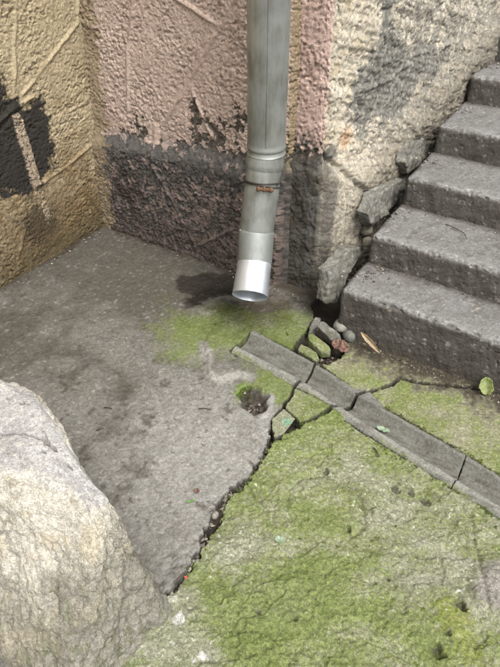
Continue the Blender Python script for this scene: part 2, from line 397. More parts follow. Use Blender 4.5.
OVAL = onz(325, 507)[:2]
def h_B(X, Y):
    u = X * .83 + Y * .55; v = -X * .55 + Y * .83
    w = .02 * fbm(X, Y, 6, 2, 60)
    h = .005 * fbm(X, Y, 2.5, 3, 61) + .0045 * fbm(u * .45, v + w, 14, 5, 62, .55) + .002 * fbm(X, Y, 55, 3, 63)
    d1, d2, cid = worley(u * .55 + .5 * w + .012 * fbm(X, Y, 28, 2, 64), v + .012 * fbm(X, Y, 28, 2, 65), 30, 66)
    amt = sstep(-.35, .35, fbm(X, Y, 2.2, 2, 67) + .5 * sstep(.1, -.5, -X - .5))
    h = h + amt * (.006 * (cid - .5) * sstep(0, .3, d2 - d1))
    cru = sstep(-.02, .03, fbm(u * .6, v, 5, 4, 73) - .12) - sstep(-.02, .03, fbm(u * .7, v, 6, 4, 74) - .25); h = h + .006 * cru
    d1, d2, cid = worley(u * .7, v, 85, 71)
    h = h + (.3 + .7 * amt) * .0045 * (cid - .5) * sstep(0, .2, d2 - d1)
    r = np.hypot((X - OVAL[0]) / .135, (Y - OVAL[1]) / .125)
    r = r + .06 * fbm(X, Y, 9, 2, 68)
    h = h - .008 * np.exp(-((r - 1) / .06) ** 2) * (.5 + .5 * sstep(-.4, .3, fbm(X, Y, 5, 2, 75))) + .003 * sstep(1, .8, r)
    for pl, dep, wd in B_GROOVES:
        d = seg_dist(X + .006 * fbm(X, Y, 22, 2, 69), Y + .006 * fbm(X, Y, 22, 2, 70), pl); h = h - 1.9 * dep * np.exp(-(d / wd) ** 2)
    for cx, cy, ra, dep in B_PITS:
        d = np.hypot((X - cx) * .8 + (Y - cy) * .3, Y - cy) / ra + .25 * fbm(X, Y, 50, 2, 72); h = h - 1.5 * dep * sstep(1.0, .72, d)
    e = sd_poly(X, Y, G([(505, 560), (486, 562), (476, 580), (478, 600), (490, 612), (505, 616)]))
    h = h + .02 * sstep(-.03, .03, e)
    return h
B_GROOVES = [(G([(274, 447), (318, 468), (372, 512)]), .0035, .004), (G([(247, 484), (256, 498), (268, 512)]), .007, .004), (G([(300, 455), (360, 470), (440, 520)]), .002, .006), (G([(398, 482), (430, 505), (470, 540)]), .003, .008),
             (G([(180, 600), (230, 640), (260, 667)]), .002, .004), (G([(350, 540), (405, 590), (450, 640)]), .003, .007), (G([(470, 515), (478, 560), (486, 610), (500, 640)]), .004, .008)]
B_PITS = [(*onz(326, 471)[:2], .012, .012), (*onz(347, 529)[:2], .013, .014), (*onz(377, 455)[:2], .008, .006), (*onz(460, 605)[:2], .018, .016), (*onz(437, 650)[:2], .022, .018), (*onz(388, 578)[:2], .008, .008), (*onz(448, 632)[:2], .010, .01), (*onz(395, 487)[:2], .018, .009), (*onz(411, 491)[:2], .012, .008), (*onz(426, 500)[:2], .018, .008), (*onz(295, 620)[:2], .009, .007), (*onz(258, 612)[:2], .008, .006)]
def c_B(X, Y, h):
    u = X * .83 + Y * .55; v = -X * .55 + Y * .83
    n1 = fbm(X, Y, 2.6, 4, 80); n2 = fbm(u * .6, v, 11, 4, 81); n3 = fbm(X, Y, 48, 3, 82); n4 = fbm(X, Y, 110, 2, 83)
    c = np.broadcast_to(S(152, 153, 130), X.shape + (3,)).copy()
    mo = .42 + .38 * n1 + .35 * n2 + .3 * n3
    for px, py, r, a in ((250, 600, .17, .5), (235, 640, .12, .55), (300, 450, .12, .45), (350, 610, .2, .3), (330, 510, .1, .3), (395, 460, .14, .25), (290, 505, .1, .25), (440, 640, .1, .4)):
        mo = mo + a * blob(X, Y, onz(px, py)[:2], r)
    for px, py, r, a in ((232, 545, .09, .75), (180, 605, .05, .9), (205, 657, .05, .9), (172, 655, .08, .5), (400, 540, .11, .4), (370, 490, .09, .5), (415, 590, .06, .5), (480, 590, .07, 1.2), (460, 575, .06, .5), (345, 465, .08, .4)):
        mo = mo - a * blob(X, Y, onz(px, py)[:2], r)
    moss = .8 * (mo - .5) + .58 + .35 * np.exp(-(seg_dist(X, Y, G(CR_R)) / .05) ** 2) * (Y > 1.0)
    c = mix(c, S(116, 120, 84), np.clip(.4 + .7 * n2 + .3 * n3, 0, 1) * .7)
    yg = blob(X, Y, onz(452, 615)[:2], .06) + .8 * blob(X, Y, onz(470, 650)[:2], .05)
    c = mix(c, S(136, 142, 56), sstep(.3, .8, yg + .4 * n3) * .7); moss = moss - .3 * yg
    c = mix(c, S(88, 86, 66), sstep(.45, .9, n2 - .5 * n3 + .2 * n1) * .5)
    c = mix(c, S(200, 198, 184), sstep(.40, .75, n3 * .7 + .5 * n4 - .3 * (mo - .5)) * .7); moss = moss - .8 * sstep(.40, .75, n3 * .7 + .5 * n4 - .3 * (mo - .5))
    c = mix(c, S(212, 210, 204), sstep(.45, .7, .8 * blob(X, Y, onz(179, 620)[:2], .03) + .8 * blob(X, Y, onz(203, 657)[:2], .03) + .4 * n3 + .5 * n2) * .9)
    e = sd_poly(X, Y, G([(505, 560), (486, 562), (476, 580), (478, 600), (490, 612), (505, 616)])) + .02 * n2
    c = mix(c, S(150, 146, 138), sstep(-.01, .015, e) * .9); moss = moss - 1.5 * sstep(-.01, .015, e)
    for cx, cy, ra, dep in B_PITS:
        pm = sstep(1.1, .5, np.hypot(X - cx, Y - cy) / ra + .35 * n3); c = mix(c, S(58, 56, 42), pm * .7); moss = moss - .6 * pm
    return c, np.zeros_like(X), moss
slab('concrete_slab', P_B, h_B, c_B, M_MOSS, None, parent=pav,
     fx=spaced((-.78, .36, .0032), (.36, 1.35, .02)), fy=spaced((-1.02, .18, .02), (.18, .4, .006), (.4, 1.66, .0032), (1.66, 1.7, .01)))

def h_C(X, Y):
    h = .004 * fbm(X, Y, 3, 3, 90) + .002 * fbm(X, Y, 24, 3, 91)
    d1, d2, cid = worley(X, Y * 1.3 + .01 * fbm(X, Y, 25, 2, 93), 26, 92)
    h = h + .003 * (cid - .5) * sstep(0, .25, d2 - d1) * sstep(-.3, .4, fbm(X, Y, 2, 2, 94)) + .004 * sstep(1.85, 2.03, Y)
    return h
def c_C(X, Y, h):
    n1 = fbm(X, Y, 2.6, 4, 95); n2 = fbm(X, Y, 12, 4, 96); n3 = fbm(X, Y, 50, 3, 97)
    c = np.broadcast_to(S(146, 145, 118), X.shape + (3,)).copy()
    mo = .45 + .5 * n1 + .5 * n2 + .25 * n3 + .35 * blob(X, Y, onz(370, 372)[:2], .18)
    moss = .9 * (mo - .5) + .55
    c = mix(c, S(190, 188, 170), sstep(.35, .7, n3 * .7 - .3 * n2) * .5)
    di = sstep(.16, .02, 2.035 - Y - .02 + .07 * n2 + .035 * n3)
    c = mix(c, S(62, 54, 44), di * .92)
    c = mix(c, S(140, 130, 110), di * sstep(.45, .7, n3) * .6)
    return c, np.zeros_like(X), moss - 1.6 * di
slab('concrete_slab', P_C1, h_C, c_C, M_MOSS, (-.95, .3, 1.6, 2.14), parent=pav, res=.0042)
slab('concrete_slab', P_C2, h_C, c_C, M_MOSS, None, parent=pav, fx=spaced((-.55, .4, .0042), (.4, 1.35, .02)), fy=spaced((1.0, 1.35, .02), (1.35, 2.14, .0042)))
def h_P(X, Y): return .002 + .002 * fbm(X, Y, 8, 3, 100) + .0016 * fbm(X, Y, 50, 3, 101)
def c_P1(X, Y, h):
    c, w, ms = c_B(X, Y, h); c = mix(c, S(150, 152, 128), np.full(X.shape, .6))
    t = Z7p(220, 470); n = fbm(X, Y, 60, 3, 110)
    tm = sstep(.35, .75, blob(X, Y, t, .026) + .35 * n); return mix(c, S(128, 168, 140), tm * .85), w, .15 - 1.5 * tm + .3 * n
def c_P2(X, Y, h):
    c, w, ms = c_B(X, Y, h); return c, w, ms * .5 + .35
slab('broken_piece', P_P1, h_P, c_P1, M_MOSS, (-1.0, -.7, 1.25, 1.65), parent=pav, res=.003, edge=.0022, rnd=.0022)
slab('broken_piece', P_P2, h_P, c_P2, M_MOSS, (-.95, -.55, 1.3, 1.75), parent=pav, res=.003, edge=.0022, rnd=.0022)
slab('broken_piece', P_F1, h_P, c_P2, M_MOSS, (-1.05, -.75, 1.6, 1.9), parent=pav, res=.003, edge=.0022, rnd=.0022)

# ---- drain channel: sections of a concrete gutter between the cracks
gfar = G(GUT_FAR); gnear = G(GUT_NEAR)
def gut_w(X, Y):
    """0 at the near rim line, 1 at the far one"""
    def ly(pts, X): 
        p = np.vstack([pts[:1] + (pts[:1] - pts[-1:]), pts, pts[-1:] + _d * 1.5])
        return np.interp(X, p[:, 0], p[:, 1])
    a = ly(gnear, X); b = ly(gfar, X)
    return (Y - a) / (b - a)
def h_G(X, Y):
    w = gut_w(X, Y)
    t = np.clip((w - .22) / .68, 0, 1)
    tr = 1 - np.abs(2 * t - 1) ** 2.3
    h = .002 - .040 * tr + .002 * np.exp(-((w - .2) / .05) ** 2) + .0035 * np.exp(-((w - .9) / .05) ** 2)
    h = h - .012 * sstep(.1, .0, w)
    return h + .0015 * fbm(X, Y, 20, 3, 120) + .001 * fbm(X, Y, 70, 2, 121)
def c_G(X, Y, h):
    w = gut_w(X, Y); n1 = fbm(X, Y, 5, 3, 122); n2 = fbm(X * 1, Y * 4, 12, 3, 123); n3 = fbm(X, Y, 60, 3, 124)
    c = np.broadcast_to(S(132, 132, 124), X.shape + (3,)).copy()
    c = mix(c, S(108, 105, 97), sstep(.3, .55, w) * sstep(.95, .7, w) * np.clip(.65 + .6 * n2, 0, 1))
    c = mix(c, S(154, 152, 145), sstep(.32, .2, w) * np.clip(.5 + .5 * n3 + .3 * n1, 0, 1))
    moss = -.38 + .5 * n1 + .3 * n3 + .8 * np.exp(-((w - .04) / .08) ** 2) + .3 * np.exp(-((w - .98) / .06) ** 2)
    c = mix(c, S(78, 70, 60), sstep(.3, .7, n2 + .4 * n3) * .45)
    return c, sstep(.3, .5, w) * .15, moss
def gpoly(*px): return G(px)
nr = GUT_NEAR; fr = GUT_FAR
channel = bpy.data.objects.new('drain_channel', None); COL.objects.link(channel); channel.location = (-.5, 1.65, 0)
tag(channel, 'cracked grey concrete drain channel running from the spout along the stair foot', 'gutter')
def rel(o):
    o.matrix_parent_inverse = Matrix.Translation(-Vector(o.parent.location)); return o
cut1a = Z7([(325, 243), (303, 272), (285, 300), (240, 322)]); cut1b = Z7([(254, 329), (292, 303), (310, 275), (336, 250)])
cutXa = Z7([(386, 405), (405, 408), (438, 402), (470, 384), (487, 365)]) + Z8([(42, 204), (88, 189)])
cutXa = [(x - .9, y - 1.0) for x, y in cutXa]
cutXb = Z8([(93, 192), (54, 208), (42, 226), (8, 240)]) + Z7([(440, 410), (408, 414), (390, 412)])
s1 = gpoly((253, 330), *cut1a, (230.5, 351))
s2 = gpoly(*cut1b, Z7([(490, 345)])[0], *reversed(cutXa))
s3 = gpoly(*Z8([(97, 196), (140, 246), (394, 391.3), (373, 450.6), (348.5, 488.8), (60, 305), (12, 275)]), *reversed(cutXb))
s4 = np.vstack([gpoly(*Z8([(351, 490.5), (374, 452), (396, 392.5), (500, 457)])), gpoly((560, 522), (520, 535)), gpoly(*Z8([(500, 583)]))])
# the last section runs on past the picture's edge
dirg = gfar[-1] - gfar[-3]; dirg = dirg / np.linalg.norm(dirg)
s4 = np.vstack([gpoly(*Z8([(351, 490.5), (374, 452), (396, 392.5), (500, 457)])), [_ef, _en], gpoly(*Z8([(500, 583)]))])
for pl in (s1, s2, s3, s4):
    mn = pl.min(0) - .02; mx = pl.max(0) + .02
    rel(slab('channel_section', pl, h_G, c_G, M_CONC, (mn[0], mx[0], mn[1], mx[1]), parent=channel, res=.0034, edge=.002, rnd=.0028, depth=.07))

# ================================================================== WALLS
def sweep_wall(name, path, ss, rows, hfun, cfun, mat, thick=.3):
    """a wall face swept along a plan path, pushed out along its normal by hfun(s, z, x, y); closed off with a top and a back"""
    path = np.asarray(path, float)
    L = np.concatenate([[0], np.cumsum(np.hypot(*np.diff(path, axis=0).T))])
    ss = ss[ss < L[-1] - .001]
    px = np.interp(ss, L, path[:, 0]); py = np.interp(ss, L, path[:, 1])
    tx = np.gradient(px, ss); ty = np.gradient(py, ss); tl = np.hypot(tx, ty); nx, ny = ty / tl, -tx / tl
    Sg, Zg = np.meshgrid(ss, rows, indexing='ij')
    global WN
    WN = (nx[:, None], ny[:, None])
    PX = np.broadcast_to(px[:, None], Sg.shape); PY = np.broadcast_to(py[:, None], Sg.shape)
    h, extra = hfun(Sg, Zg, PX, PY)
    x = PX + nx[:, None] * h; y = PY + ny[:, None] * h
    co = np.stack([x, y, Zg], -1)
    col = cfun(Sg, Zg, PX, PY, extra)
    # top and back
    bk = np.stack([px - nx * thick, py - ny * thick], -1)
    r1 = np.concatenate([bk, np.full((len(ss), 1), rows[-1])], 1)[:, None]; r2 = np.concatenate([bk, np.full((len(ss), 1), rows[0])], 1)[:, None]
    co = np.concatenate([co, r1, r2], 1); col = np.concatenate([col, col[:, -1:], col[:, -1:]], 1)
    return mesh_np(name, co, grid_faces(*co.shape[:2]), mat, col)
def bead(u, z, pls, hgt=.010, wd=.009):
    h = 0
    for pl in pls:
        d = seg_dist(u + .004 * fbm(u, z, 18, 2, 300), z + .004 * fbm(u, z, 18, 2, 301), pl)
        h = np.maximum(h, hgt * (.35 + .65 * sstep(-.5, .3, fbm(u, z, 7, 2, 302))) * np.exp(-(d / wd) ** 2))
        h = h - .004 * np.exp(-((d - .026) / .009) ** 2)
    return h
def stucco(u, z, seed, amp=1.0):
    """thrown render: fine lumps, with short sharp creases here and there"""
    wu = u + .008 * fbm(u, z, 24, 2, seed + 5); wz = z + .008 * fbm(u, z, 24, 2, seed + 6)
    a = fbm(wu, wz, 62, 4, seed, .62)
    cr = ridged(wu, wz * .9, 17, 2, seed + 9); gate = sstep(.0, .35, fbm(u, z, 13, 2, seed + 29))
    d1, d2, cid = worley(wu, wz * .85, 34, seed + 3)
    pit = sstep(.34, .6, fbm(u * .7, z, 52, 3, seed + 33))
    amp = amp * (.45 + .6 * sstep(-.35, .45, fbm(u, z, 4.5, 3, seed + 41)))
    return amp * (.0048 * a + .003 * fbm(wu, wz, 18, 2, seed + 4) - .014 * sstep(.90, .99, cr) * gate + .003 * (cid - .5) * sstep(0, .18, d2 - d1) - .009 * pit + .004 * fbm(u, z, 6, 2, seed + 7))
def on_bead(u, z, pls, wd=.015):
    m = 0
    for pl in pls: m = np.maximum(m, np.exp(-(seg_dist(u, z, pl) / wd) ** 2))
    return m
rows_tall = spaced((-.1, -.02, .02), (-.02, 1.36, .0037), (1.36, 7.0, .12))  # unseen upper rows, raised to block sky and dim the corner

# ---- yellow wall on the left
def WL(pts, X=-2.385): return np.array([onX(x, y, X)[1:] for x, y in pts])
def Z2(pts): return [(x / 3.177, 90 + y / 3.177) for x, y in pts]
LB = [WL([(73, -40), (73, 22), (12, 105)]), WL([(11, -30), (10, 40), (12, 104)]), WL([(73, 22), (90, 60), (104, 112)]), WL(Z2([(320, 150), (215, 240), (130, 300)])), WL(Z2([(215, 245), (355, 425)])), WL(Z2([(-40, 370), (60, 415), (85, 440), (65, 540)])), WL(Z2([(95, 20), (30, 60), (-60, 150)]))]
BLACK = WL(Z2([(-90, -60), (-5, -28), (30, 30), (60, 42), (120, 22), (150, 100), (172, 190), (150, 250), (125, 295), (95, 330), (0, 335), (-90, 340)]))
SCRAPE = WL(Z2([(30, 78), (52, 72), (66, 90), (95, 180), (118, 250), (132, 295), (112, 318), (100, 300), (76, 220), (50, 150)]))
SCR2 = WL(Z2([(112, 320), (138, 328), (160, 372), (172, 420), (156, 430), (128, 370)]))
def hL(s, z, x, y):
    h = stucco(y, z, 200) * (1 - .8 * on_bead(y, z, LB)) + bead(y, z, LB) + .05 * z * (z < 1.4) + .07 * (z >= 1.4)
    sc = sd_poly(y, z, SCRAPE); h = h + .006 * sstep(-.004, .008, sc)
    h = h + .02 * sstep(.12, 0, z) * (.5 + .5 * fbm(y, z, 8, 2, 210))
    return h, None
def cL(s, z, x, y, ex):
    n1 = fbm(y, z, 2.6, 4, 220); n2 = fbm(y, z, 11, 4, 221); n3 = fbm(y, z, 46, 3, 222); n4 = fbm(y, z, 100, 2, 223)
    c = np.broadcast_to(S(198, 182, 150), s.shape + (3,)).copy()
    c = mix(c, S(144, 122, 88), np.clip(sstep(1.0, .15, z + .25 * n2) * .85 + .4 * n1, 0, 1))  # ochre darkens downwards: dirt, with the shade of the corner painted in
    c = mix(c, S(216, 202, 172), sstep(.3, .8, n3 * .6 + .5 * n2) * .5)
    c = mix(c, S(104, 88, 62), sstep(.35, .8, -n3 * .7 + .4 * n2 + .3 * sstep(.7, .1, z)) * .6)
    st = sstep(.35, .8, blob(y, z, WL(Z2([(130, 420)]))[0], .16) + .35 * n2 + .3 * n3)
    c = mix(c, S(66, 58, 46), st * .8); c = mix(c, S(84, 70, 46), sstep(.45, .05, z + .16 * n2 + .1 * n1 + .06 * n3) * .45)
    c = mix(c, S(90, 80, 56), sstep(.16, .02, z + .06 * n2) * .75)
    b = sd_poly(y, z, BLACK) + .035 * n2 + .02 * n3 + .012 * n4
    bm = sstep(-.012, .012, b); c = mix(c, S(40, 38, 37), bm * .96)
    c = mix(c, S(58, 52, 48), bm * sstep(.2, .7, n2) * .6)
    sp = sstep(.5, .62, blob(y, z, WL(Z2([(165, 240)]))[0], .09) * .55 + .35 * n4 + .25 * n3)
    c = mix(c, S(46, 42, 38), sp * .9 * (1 - bm))
    sc = np.maximum(sd_poly(y, z, SCRAPE), sd_poly(y, z, SCR2) - .012 + .03 * n3) + .008 * n3 + .004 * n4
    m = sstep(-.002, .004, sc)
    c = mix(c, S(192, 174, 150), m * .95); c = mix(c, S(52, 44, 40), m * sstep(.18, .3, n4 * .6 + n3 * .5) * .85)
    return c
wl = sweep_wall('yellow_wall', [(-2.41, -4.0), (-2.41, 2.34)], spaced((0, 4.3, .1), (4.3, 5.3, .011), (5.3, 6.34, .0037)), rows_tall, hL, cL, M_STUCCO)  # unseen near stretch, lengthened to block sky from the left
tag(wl, 'ochre yellow rough stucco wall with a black paint patch, on the left', 'wall')

# ---- pink wall at the back
YB = 2.235
def WB(pts, Y=YB): return np.array([onY(x, y, Y)[[0, 2]] for x, y in pts])
def Z3(pts): return [(110 + x / 3.571, y / 3.571) for x, y in pts]
def Z4(pts): return [(110 + x / 3.571, 120 + y / 3.571) for x, y in pts]
BB = [WB([(131, -30), (129.6, 0), (124, 56), (124.6, 118)]), WB([(250, -28), (233, 0), (216, 28), (185.6, 84), (162, 124)]), WB([(120, -36), (174, 0), (216, 28)]), WB([(187, 88), (208, 137)]), WB([(205, -20), (226, 14)]),
      WB(Z4([(150, 95), (155, 165), (130, 270)])), WB(Z4([(160, 170), (230, 290), (310, 450)])), WB(Z4([(310, 450), (440, 388)])), WB(Z4([(150, 30), (150, 90)]))]
LEDGE = WB([(60, 132), (112, 137), (152, 146), (200, 152), (245, 166), (300, 172)])
def ledge_z(x): return np.interp(x, LEDGE[:, 0], LEDGE[:, 1])
def hB(s, z, x, y):
    x = s - 2.5
    le = ledge_z(x) + .012 * fbm(x, z, 9, 2, 239)
    pl = sstep(.03, -.07, z - le)
    sm = sstep(-.09, -.05, z - le) * sstep(.03, .0, z - le)
    h = stucco(x, z, 230, 1.0) * (1 - .75 * sm) * (1 - .8 * on_bead(x, z, BB)) + bead(x, z, BB) + .04 * pl + .012 * sstep(.06, 0, z) * (.5 + fbm(x, z, 9, 2, 241))
    flk = flake_b(x, z); h = h + .004 * flk
    rf = sstep(1.262, 1.285, s) * sstep(.03, -.07, z - le); h = h * (1 - rf) + .02 * rf
    return h, None
def flake_b(x, z):
    """1 where the paint skin has survived"""
    n = fbm(x, z, 22, 4, 250) + .5 * fbm(x, z, 70, 2, 251)
    le = ledge_z(x)
    w = np.where(z > le, sstep(-.02, .30, z - le - .02 + .20 * fbm(x, z, 5, 3, 252) + .10 * sstep(-1.6, -2.0, x)) * 2.2 - .75 + .5 * sstep(-1.5, -1.95, x), -.06 + .36 * sstep(-1.95, -1.5, x) * sstep(.5, .3, z) - .3 * sstep(.0, .1, z - le + .2))
    return sstep(-.02, .06, n + w)
def cB(s, z, x, y, ex):
    x = s - 2.5
    n1 = fbm(x, z, 2.6, 4, 260); n2 = fbm(x, z, 11, 4, 261); n3 = fbm(x, z, 46, 3, 262); n4 = fbm(x, z, 100, 2, 263)
    le = ledge_z(x)
    pk = np.broadcast_to(S(226, 204, 190), s.shape + (3,)).copy()
    pk = mix(pk, S(198, 170, 159), np.clip(.4 + .6 * n1 + .3 * n2, 0, 1) * .6)
    pk = mix(pk, S(228, 210, 196), sstep(.3, .8, n3 * .7 + .3 * n2) * .45)
    pk = mix(pk, S(124, 96, 84), sstep(.42, .8, -n3 * .7 - .4 * n2) * .6)
    low = mix(np.broadcast_to(S(160, 140, 131), s.shape + (3,)), S(88, 80, 76), np.clip(.5 + .8 * n2, 0, 1))
    c = mix(pk, low, sstep(.0, -.05, z - le))
    dk = mix(np.broadcast_to(S(66, 63, 60), s.shape + (3,)), S(114, 108, 102), np.clip(.4 + n3, 0, 1))
    c = mix(dk, c, flake_b(x, z))
    band = sstep(-.10, -.04, z - le + .06 * n2 + .02 * n3) * sstep(.04, .0, z - le + .05 * n2 + .02 * n3)
    c = mix(c, mix(np.broadcast_to(S(118, 115, 112), s.shape + (3,)), S(84, 81, 80), np.clip(.3 + n2 + .5 * n3, 0, 1)), band * np.clip(.75 + .8 * n2 + .6 * n3, 0, 1))
    c = mix(c, S(72, 62, 54), sstep(.30, .02, z + .1 * n2 + .05 * n3) * .6)
    c = mix(c, S(60, 48, 42), sstep(.5, .9, blob(x, z, WB([(130, 190)])[0], .16) + .3 * n2 + .2 * n3) * .75)
    yl = sstep(-2.285, -2.30, x + .05 * n2 + .035 * n3 - .06 * (z - .5))
    c = mix(c, S(168, 150, 120), yl * .85)
    # the return behind the pipe is painted cream
    rt = sstep(2.262, 2.275, y)
    c = mix(c, mix(dk, np.broadcast_to(S(160, 142, 112), dk.shape), sstep(-.02, .06, z - le + .04 * n2)), rt * .95)
    return c
wb = sweep_wall('pink_wall', [(-2.5, 2.265), (-1.225, 2.265), (-1.207, 2.272), (-1.2, 2.29), (-1.2, 2.38)], spaced((0, .05, .02), (.05, 1.41, .0037)), rows_tall, hB, cB, M_STUCCO, .2)
tag(wb, 'pink stucco wall with a dark flaking base, behind the downpipe', 'wall')

# ---- pillar and the wall that climbs beside the stairs
STAIR_Y = [2.035, 2.30, 2.652, 2.995, 3.40, 3.73, 4.06, 4.39]
STAIR_Z = [.249, .390, .535, .678, .815, .955, 1.095, 1.235]
YP = 2.25
def stair_z(y): return np.interp(y, STAIR_Y, STAIR_Z, left=.1)
def wall_x(y): return np.interp(y, [2.3, 3.7, 5.6], [-1.045, -.80, -.62])
def WS(pts):
    out = []
    for x, y in pts:
        X = -.95
        for _ in range(12): X = wall_x(onX(x, y, X)[1])
        out.append(onX(x, y, X)[1:])
    return np.array(out)
def Z9(pts): return [(300 + x / 4.167, y / 4.167) for x, y in pts]
def Z6(pts): return [(290 + x / 3.333, 130 + y / 3.333) for x, y in pts]
SB = [WS(Z9([(220, -60), (222, 280), (236, 345), (205, 490), (135, 650)])), WS(Z9([(236, 380), (300, 362), (390, 322), (475, 228), (640, 170)])), WS(Z9([(400, 470), (450, 585)]))]
SGRV = WS(Z6([(118, 92), (150, 120), (180, 165), (215, 205), (262, 216), (300, 200)]))
GREY = WS(Z9([(350, -80), (350, 60), (322, 150), (305, 235), (232, 285), (236, 350), (200, 490), (250, 560), (330, 520), (400, 480), (450, 400), (520, 330), (620, 250), (560, 150), (470, 190), (430, 140), (400, 60), (420, -80)]))
def hS(s, z, x, y):
    on_pillar = sstep(-1.052, -1.07, x)
    u = s
    off = .05 * sstep(.70, .62, z); P3 = np.stack([x + WN[0] * off, y + WN[1] * off, z], -1)
    a3 = noise3(P3, 22, 271, 4)
    rock = .012 * noise3(P3, 7, 270, 2) + .012 * a3 + .005 * noise3(P3, 60, 273, 3) - .009 * sstep(.86, .99, 1 - np.abs(noise3(P3, 15, 272, 2)) * 1.5)
    foot = sstep(.74, .66, z); near = sstep(.42, .32, s) * foot
    h = (stucco(u, z, 280) * (1 - foot) + .5 * foot * rock) * on_pillar + rock * .9 * (1 - on_pillar) * (1 - .5 * near)
    h = h + bead(np.where(on_pillar > .5, 9.0, y), z, SB, .010, .011)
    g = seg_dist(np.where(on_pillar > .5, 9.0, y), z, SGRV); h = h - .03 * np.exp(-(g / .014) ** 2)
    pl = sstep(.02, -.08, z - .68 + .05 * fbm(u, z, 9, 3, 274)); h = h + .036 * pl * sstep(2.75, 2.45, y)
    # rubble bulge that runs down to the steps
    b = stair_z(y) + .16 - z + .03 * fbm(u, z, 6, 2, 275)
    h = h + (.05 * sstep(0.02, .2, b) + .03 * sstep(-.15, .1, b)) * sstep(2.3, 2.5, y)
    # narrow joint up the pillar foot
    gj = np.abs(s - .225); h = h - .005 * np.exp(-(gj / .012) ** 2) * sstep(.6, .5, z)
    return h, on_pillar
def cS(s, z, x, y, pil):
    u = s
    n1 = fbm(u, z, 2.6, 4, 290); n2 = fbm(u, z, 11, 4, 291); n3 = fbm(u, z, 46, 3, 292); n4 = fbm(u, z, 100, 2, 293)
    cr = np.broadcast_to(S(206, 196, 176), s.shape + (3,)).copy()
    cr = mix(cr, S(192, 174, 142), sstep(.1, .7, n2 + .4 * n3) * .6)
    cr = mix(cr, S(232, 226, 212), sstep(.2, .7, n3 - .3 * n2) * .5)
    gy = mix(np.broadcast_to(S(112, 110, 104), s.shape + (3,)), S(168, 164, 152), np.clip(.3 + .8 * n3 + .4 * n4, 0, 1))
    g = sd_poly(y, z, GREY) + .06 * n2 + .05 * n3 + .025 * n4
    m = sstep(-.012, .012, g)
    far = sstep(2.5, 3.0, y); m = np.maximum(m, sstep(.0, .35, .6 * n2 + .8 * n3 + .5 * n4 + .5 * far - .1) * sstep(2.38, 2.7, y) * .85)
    low = sstep(.72, .60, z - .25 * (y - 2.3) + .04 * n2)
    m = np.maximum(m, low * sstep(-.1, .35, .6 * n2 + .8 * n3 + .4 * n4) * .8)
    c = mix(cr, gy, m)
    c = mix(c, S(196, 140, 84), sstep(.55, .8, blob(y, z, WS([(345, 138)])[0], .07) + .35 * n3) * .5)
    c = mix(c, S(96, 88, 74), sstep(.25, -.02, z - stair_z(y) + .05 + .1 * n2) * sstep(2.35, 2.5, y) * .6)
    c = mix(c, S(70, 62, 50), sstep(.24, .0, z + .1 * n2) * .6)
    pk = mix(np.broadcast_to(S(220, 193, 181), s.shape + (3,)), S(203, 173, 160), np.clip(.5 + .6 * n2, 0, 1) * .6)
    pk = mix(pk, S(120, 92, 80), sstep(.5, .85, -n3 * .7 - .4 * n2) * .6)
    ed = sstep(-.03, .03, z - .745 + .05 * n2 + .06 * n3)
    dk = mix(np.broadcast_to(S(92, 89, 84), s.shape + (3,)), S(66, 60, 52), np.clip(.4 + n2, 0, 1))
    dk = mix(dk, S(120, 116, 106), sstep(.3, .7, n3 + .4 * n2) * .5)
    dk = mix(dk, S(104, 80, 50), sstep(.5, .85, blob(s, z, (.06, .33), .1) + .4 * n3) * .6)
    c = mix(c, mix(dk, pk, ed), pil)
    # dark cement wraps a hand's width round the corner at the foot
    wrap = sstep(.33, .26, s + .05 * n2) * sstep(.76, .70, z + .04 * n2) * (1 - pil)
    c = mix(c, dk, wrap * .85)
    return c
wp = [(-1.3, 2.305), (-1.10, 2.305), (-1.082, 2.3065), (-1.066, 2.312), (-1.053, 2.323), (-1.045, 2.338), (-1.042, 2.355), (-1.032, 2.41)] + [(float(wall_x(y)), y) for y in (2.5, 3.0, 3.7, 5.6)]
wsd = sweep_wall('stair_wall', wp, spaced((0, .08, .02), (.08, .2, .005), (.2, .36, .0022), (.36, 1.55, .005), (1.55, 2.2, .012), (2.2, 3.5, .05)), spaced((-.1, .0, .02), (.0, 1.5, .005), (1.5, 7.0, .12)), hS, cS, M_STUCCO, .15)  # its unseen upper rows are raised as well, to block sky
tag(wsd, 'cream and grey weathered stone wall with a pink pillar corner, climbing beside the stairs', 'wall')

# ================================================================== STAIRS
def rounded_block(name, axes, r, hfun, cfun, mat, parent=None, faces='-x+x-y+y+z-z', warp=None):
    """box on given grid lines with rounded edges, displaced along its normals"""
    xs, ys, zs = axes; lo = np.array([xs[0], ys[0], zs[0]]); hi = np.array([xs[-1], ys[-1], zs[-1]])
    cos = []; fs = []; n0 = 0
    for tok in [faces[i:i + 2] for i in range(0, len(faces), 2)]:
        ax = 'xyz'.index(tok[1]); a, b = [(1, 2), (2, 0), (0, 1)][ax]
        A, Bm = np.meshgrid(axes[a], axes[b], indexing='ij')
        P = np.zeros(A.shape + (3,)); P[..., a] = A; P[..., b] = Bm; P[..., ax] = hi[ax] if tok[0] == '+' else lo[ax]
        f = grid_faces(*A.shape) + n0
        if tok[0] == '-': f = f[:, ::-1]
        cos.append(P.reshape(-1, 3)); fs.append(f); n0 += A.size
    co = np.concatenate(cos); f = np.concatenate(fs)
    key = np.round(co * 1e5).astype(np.int64)
    _, first, inv = np.unique(key, axis=0, return_index=True, return_inverse=True)
    co = co[first]; f = inv.reshape(-1)[f]
    inner = np.clip(co, lo + r, hi - r); d = co - inner; dl = np.linalg.norm(d, axis=1, keepdims=True) + 1e-9; n = d / dl
    p = inner + n * r
    p = p + n * hfun(p, n)[:, None]
    col = cfun(p, n)
    if warp: p = warp(p)
    return mesh_np(name, p, f, mat, col, None, parent)
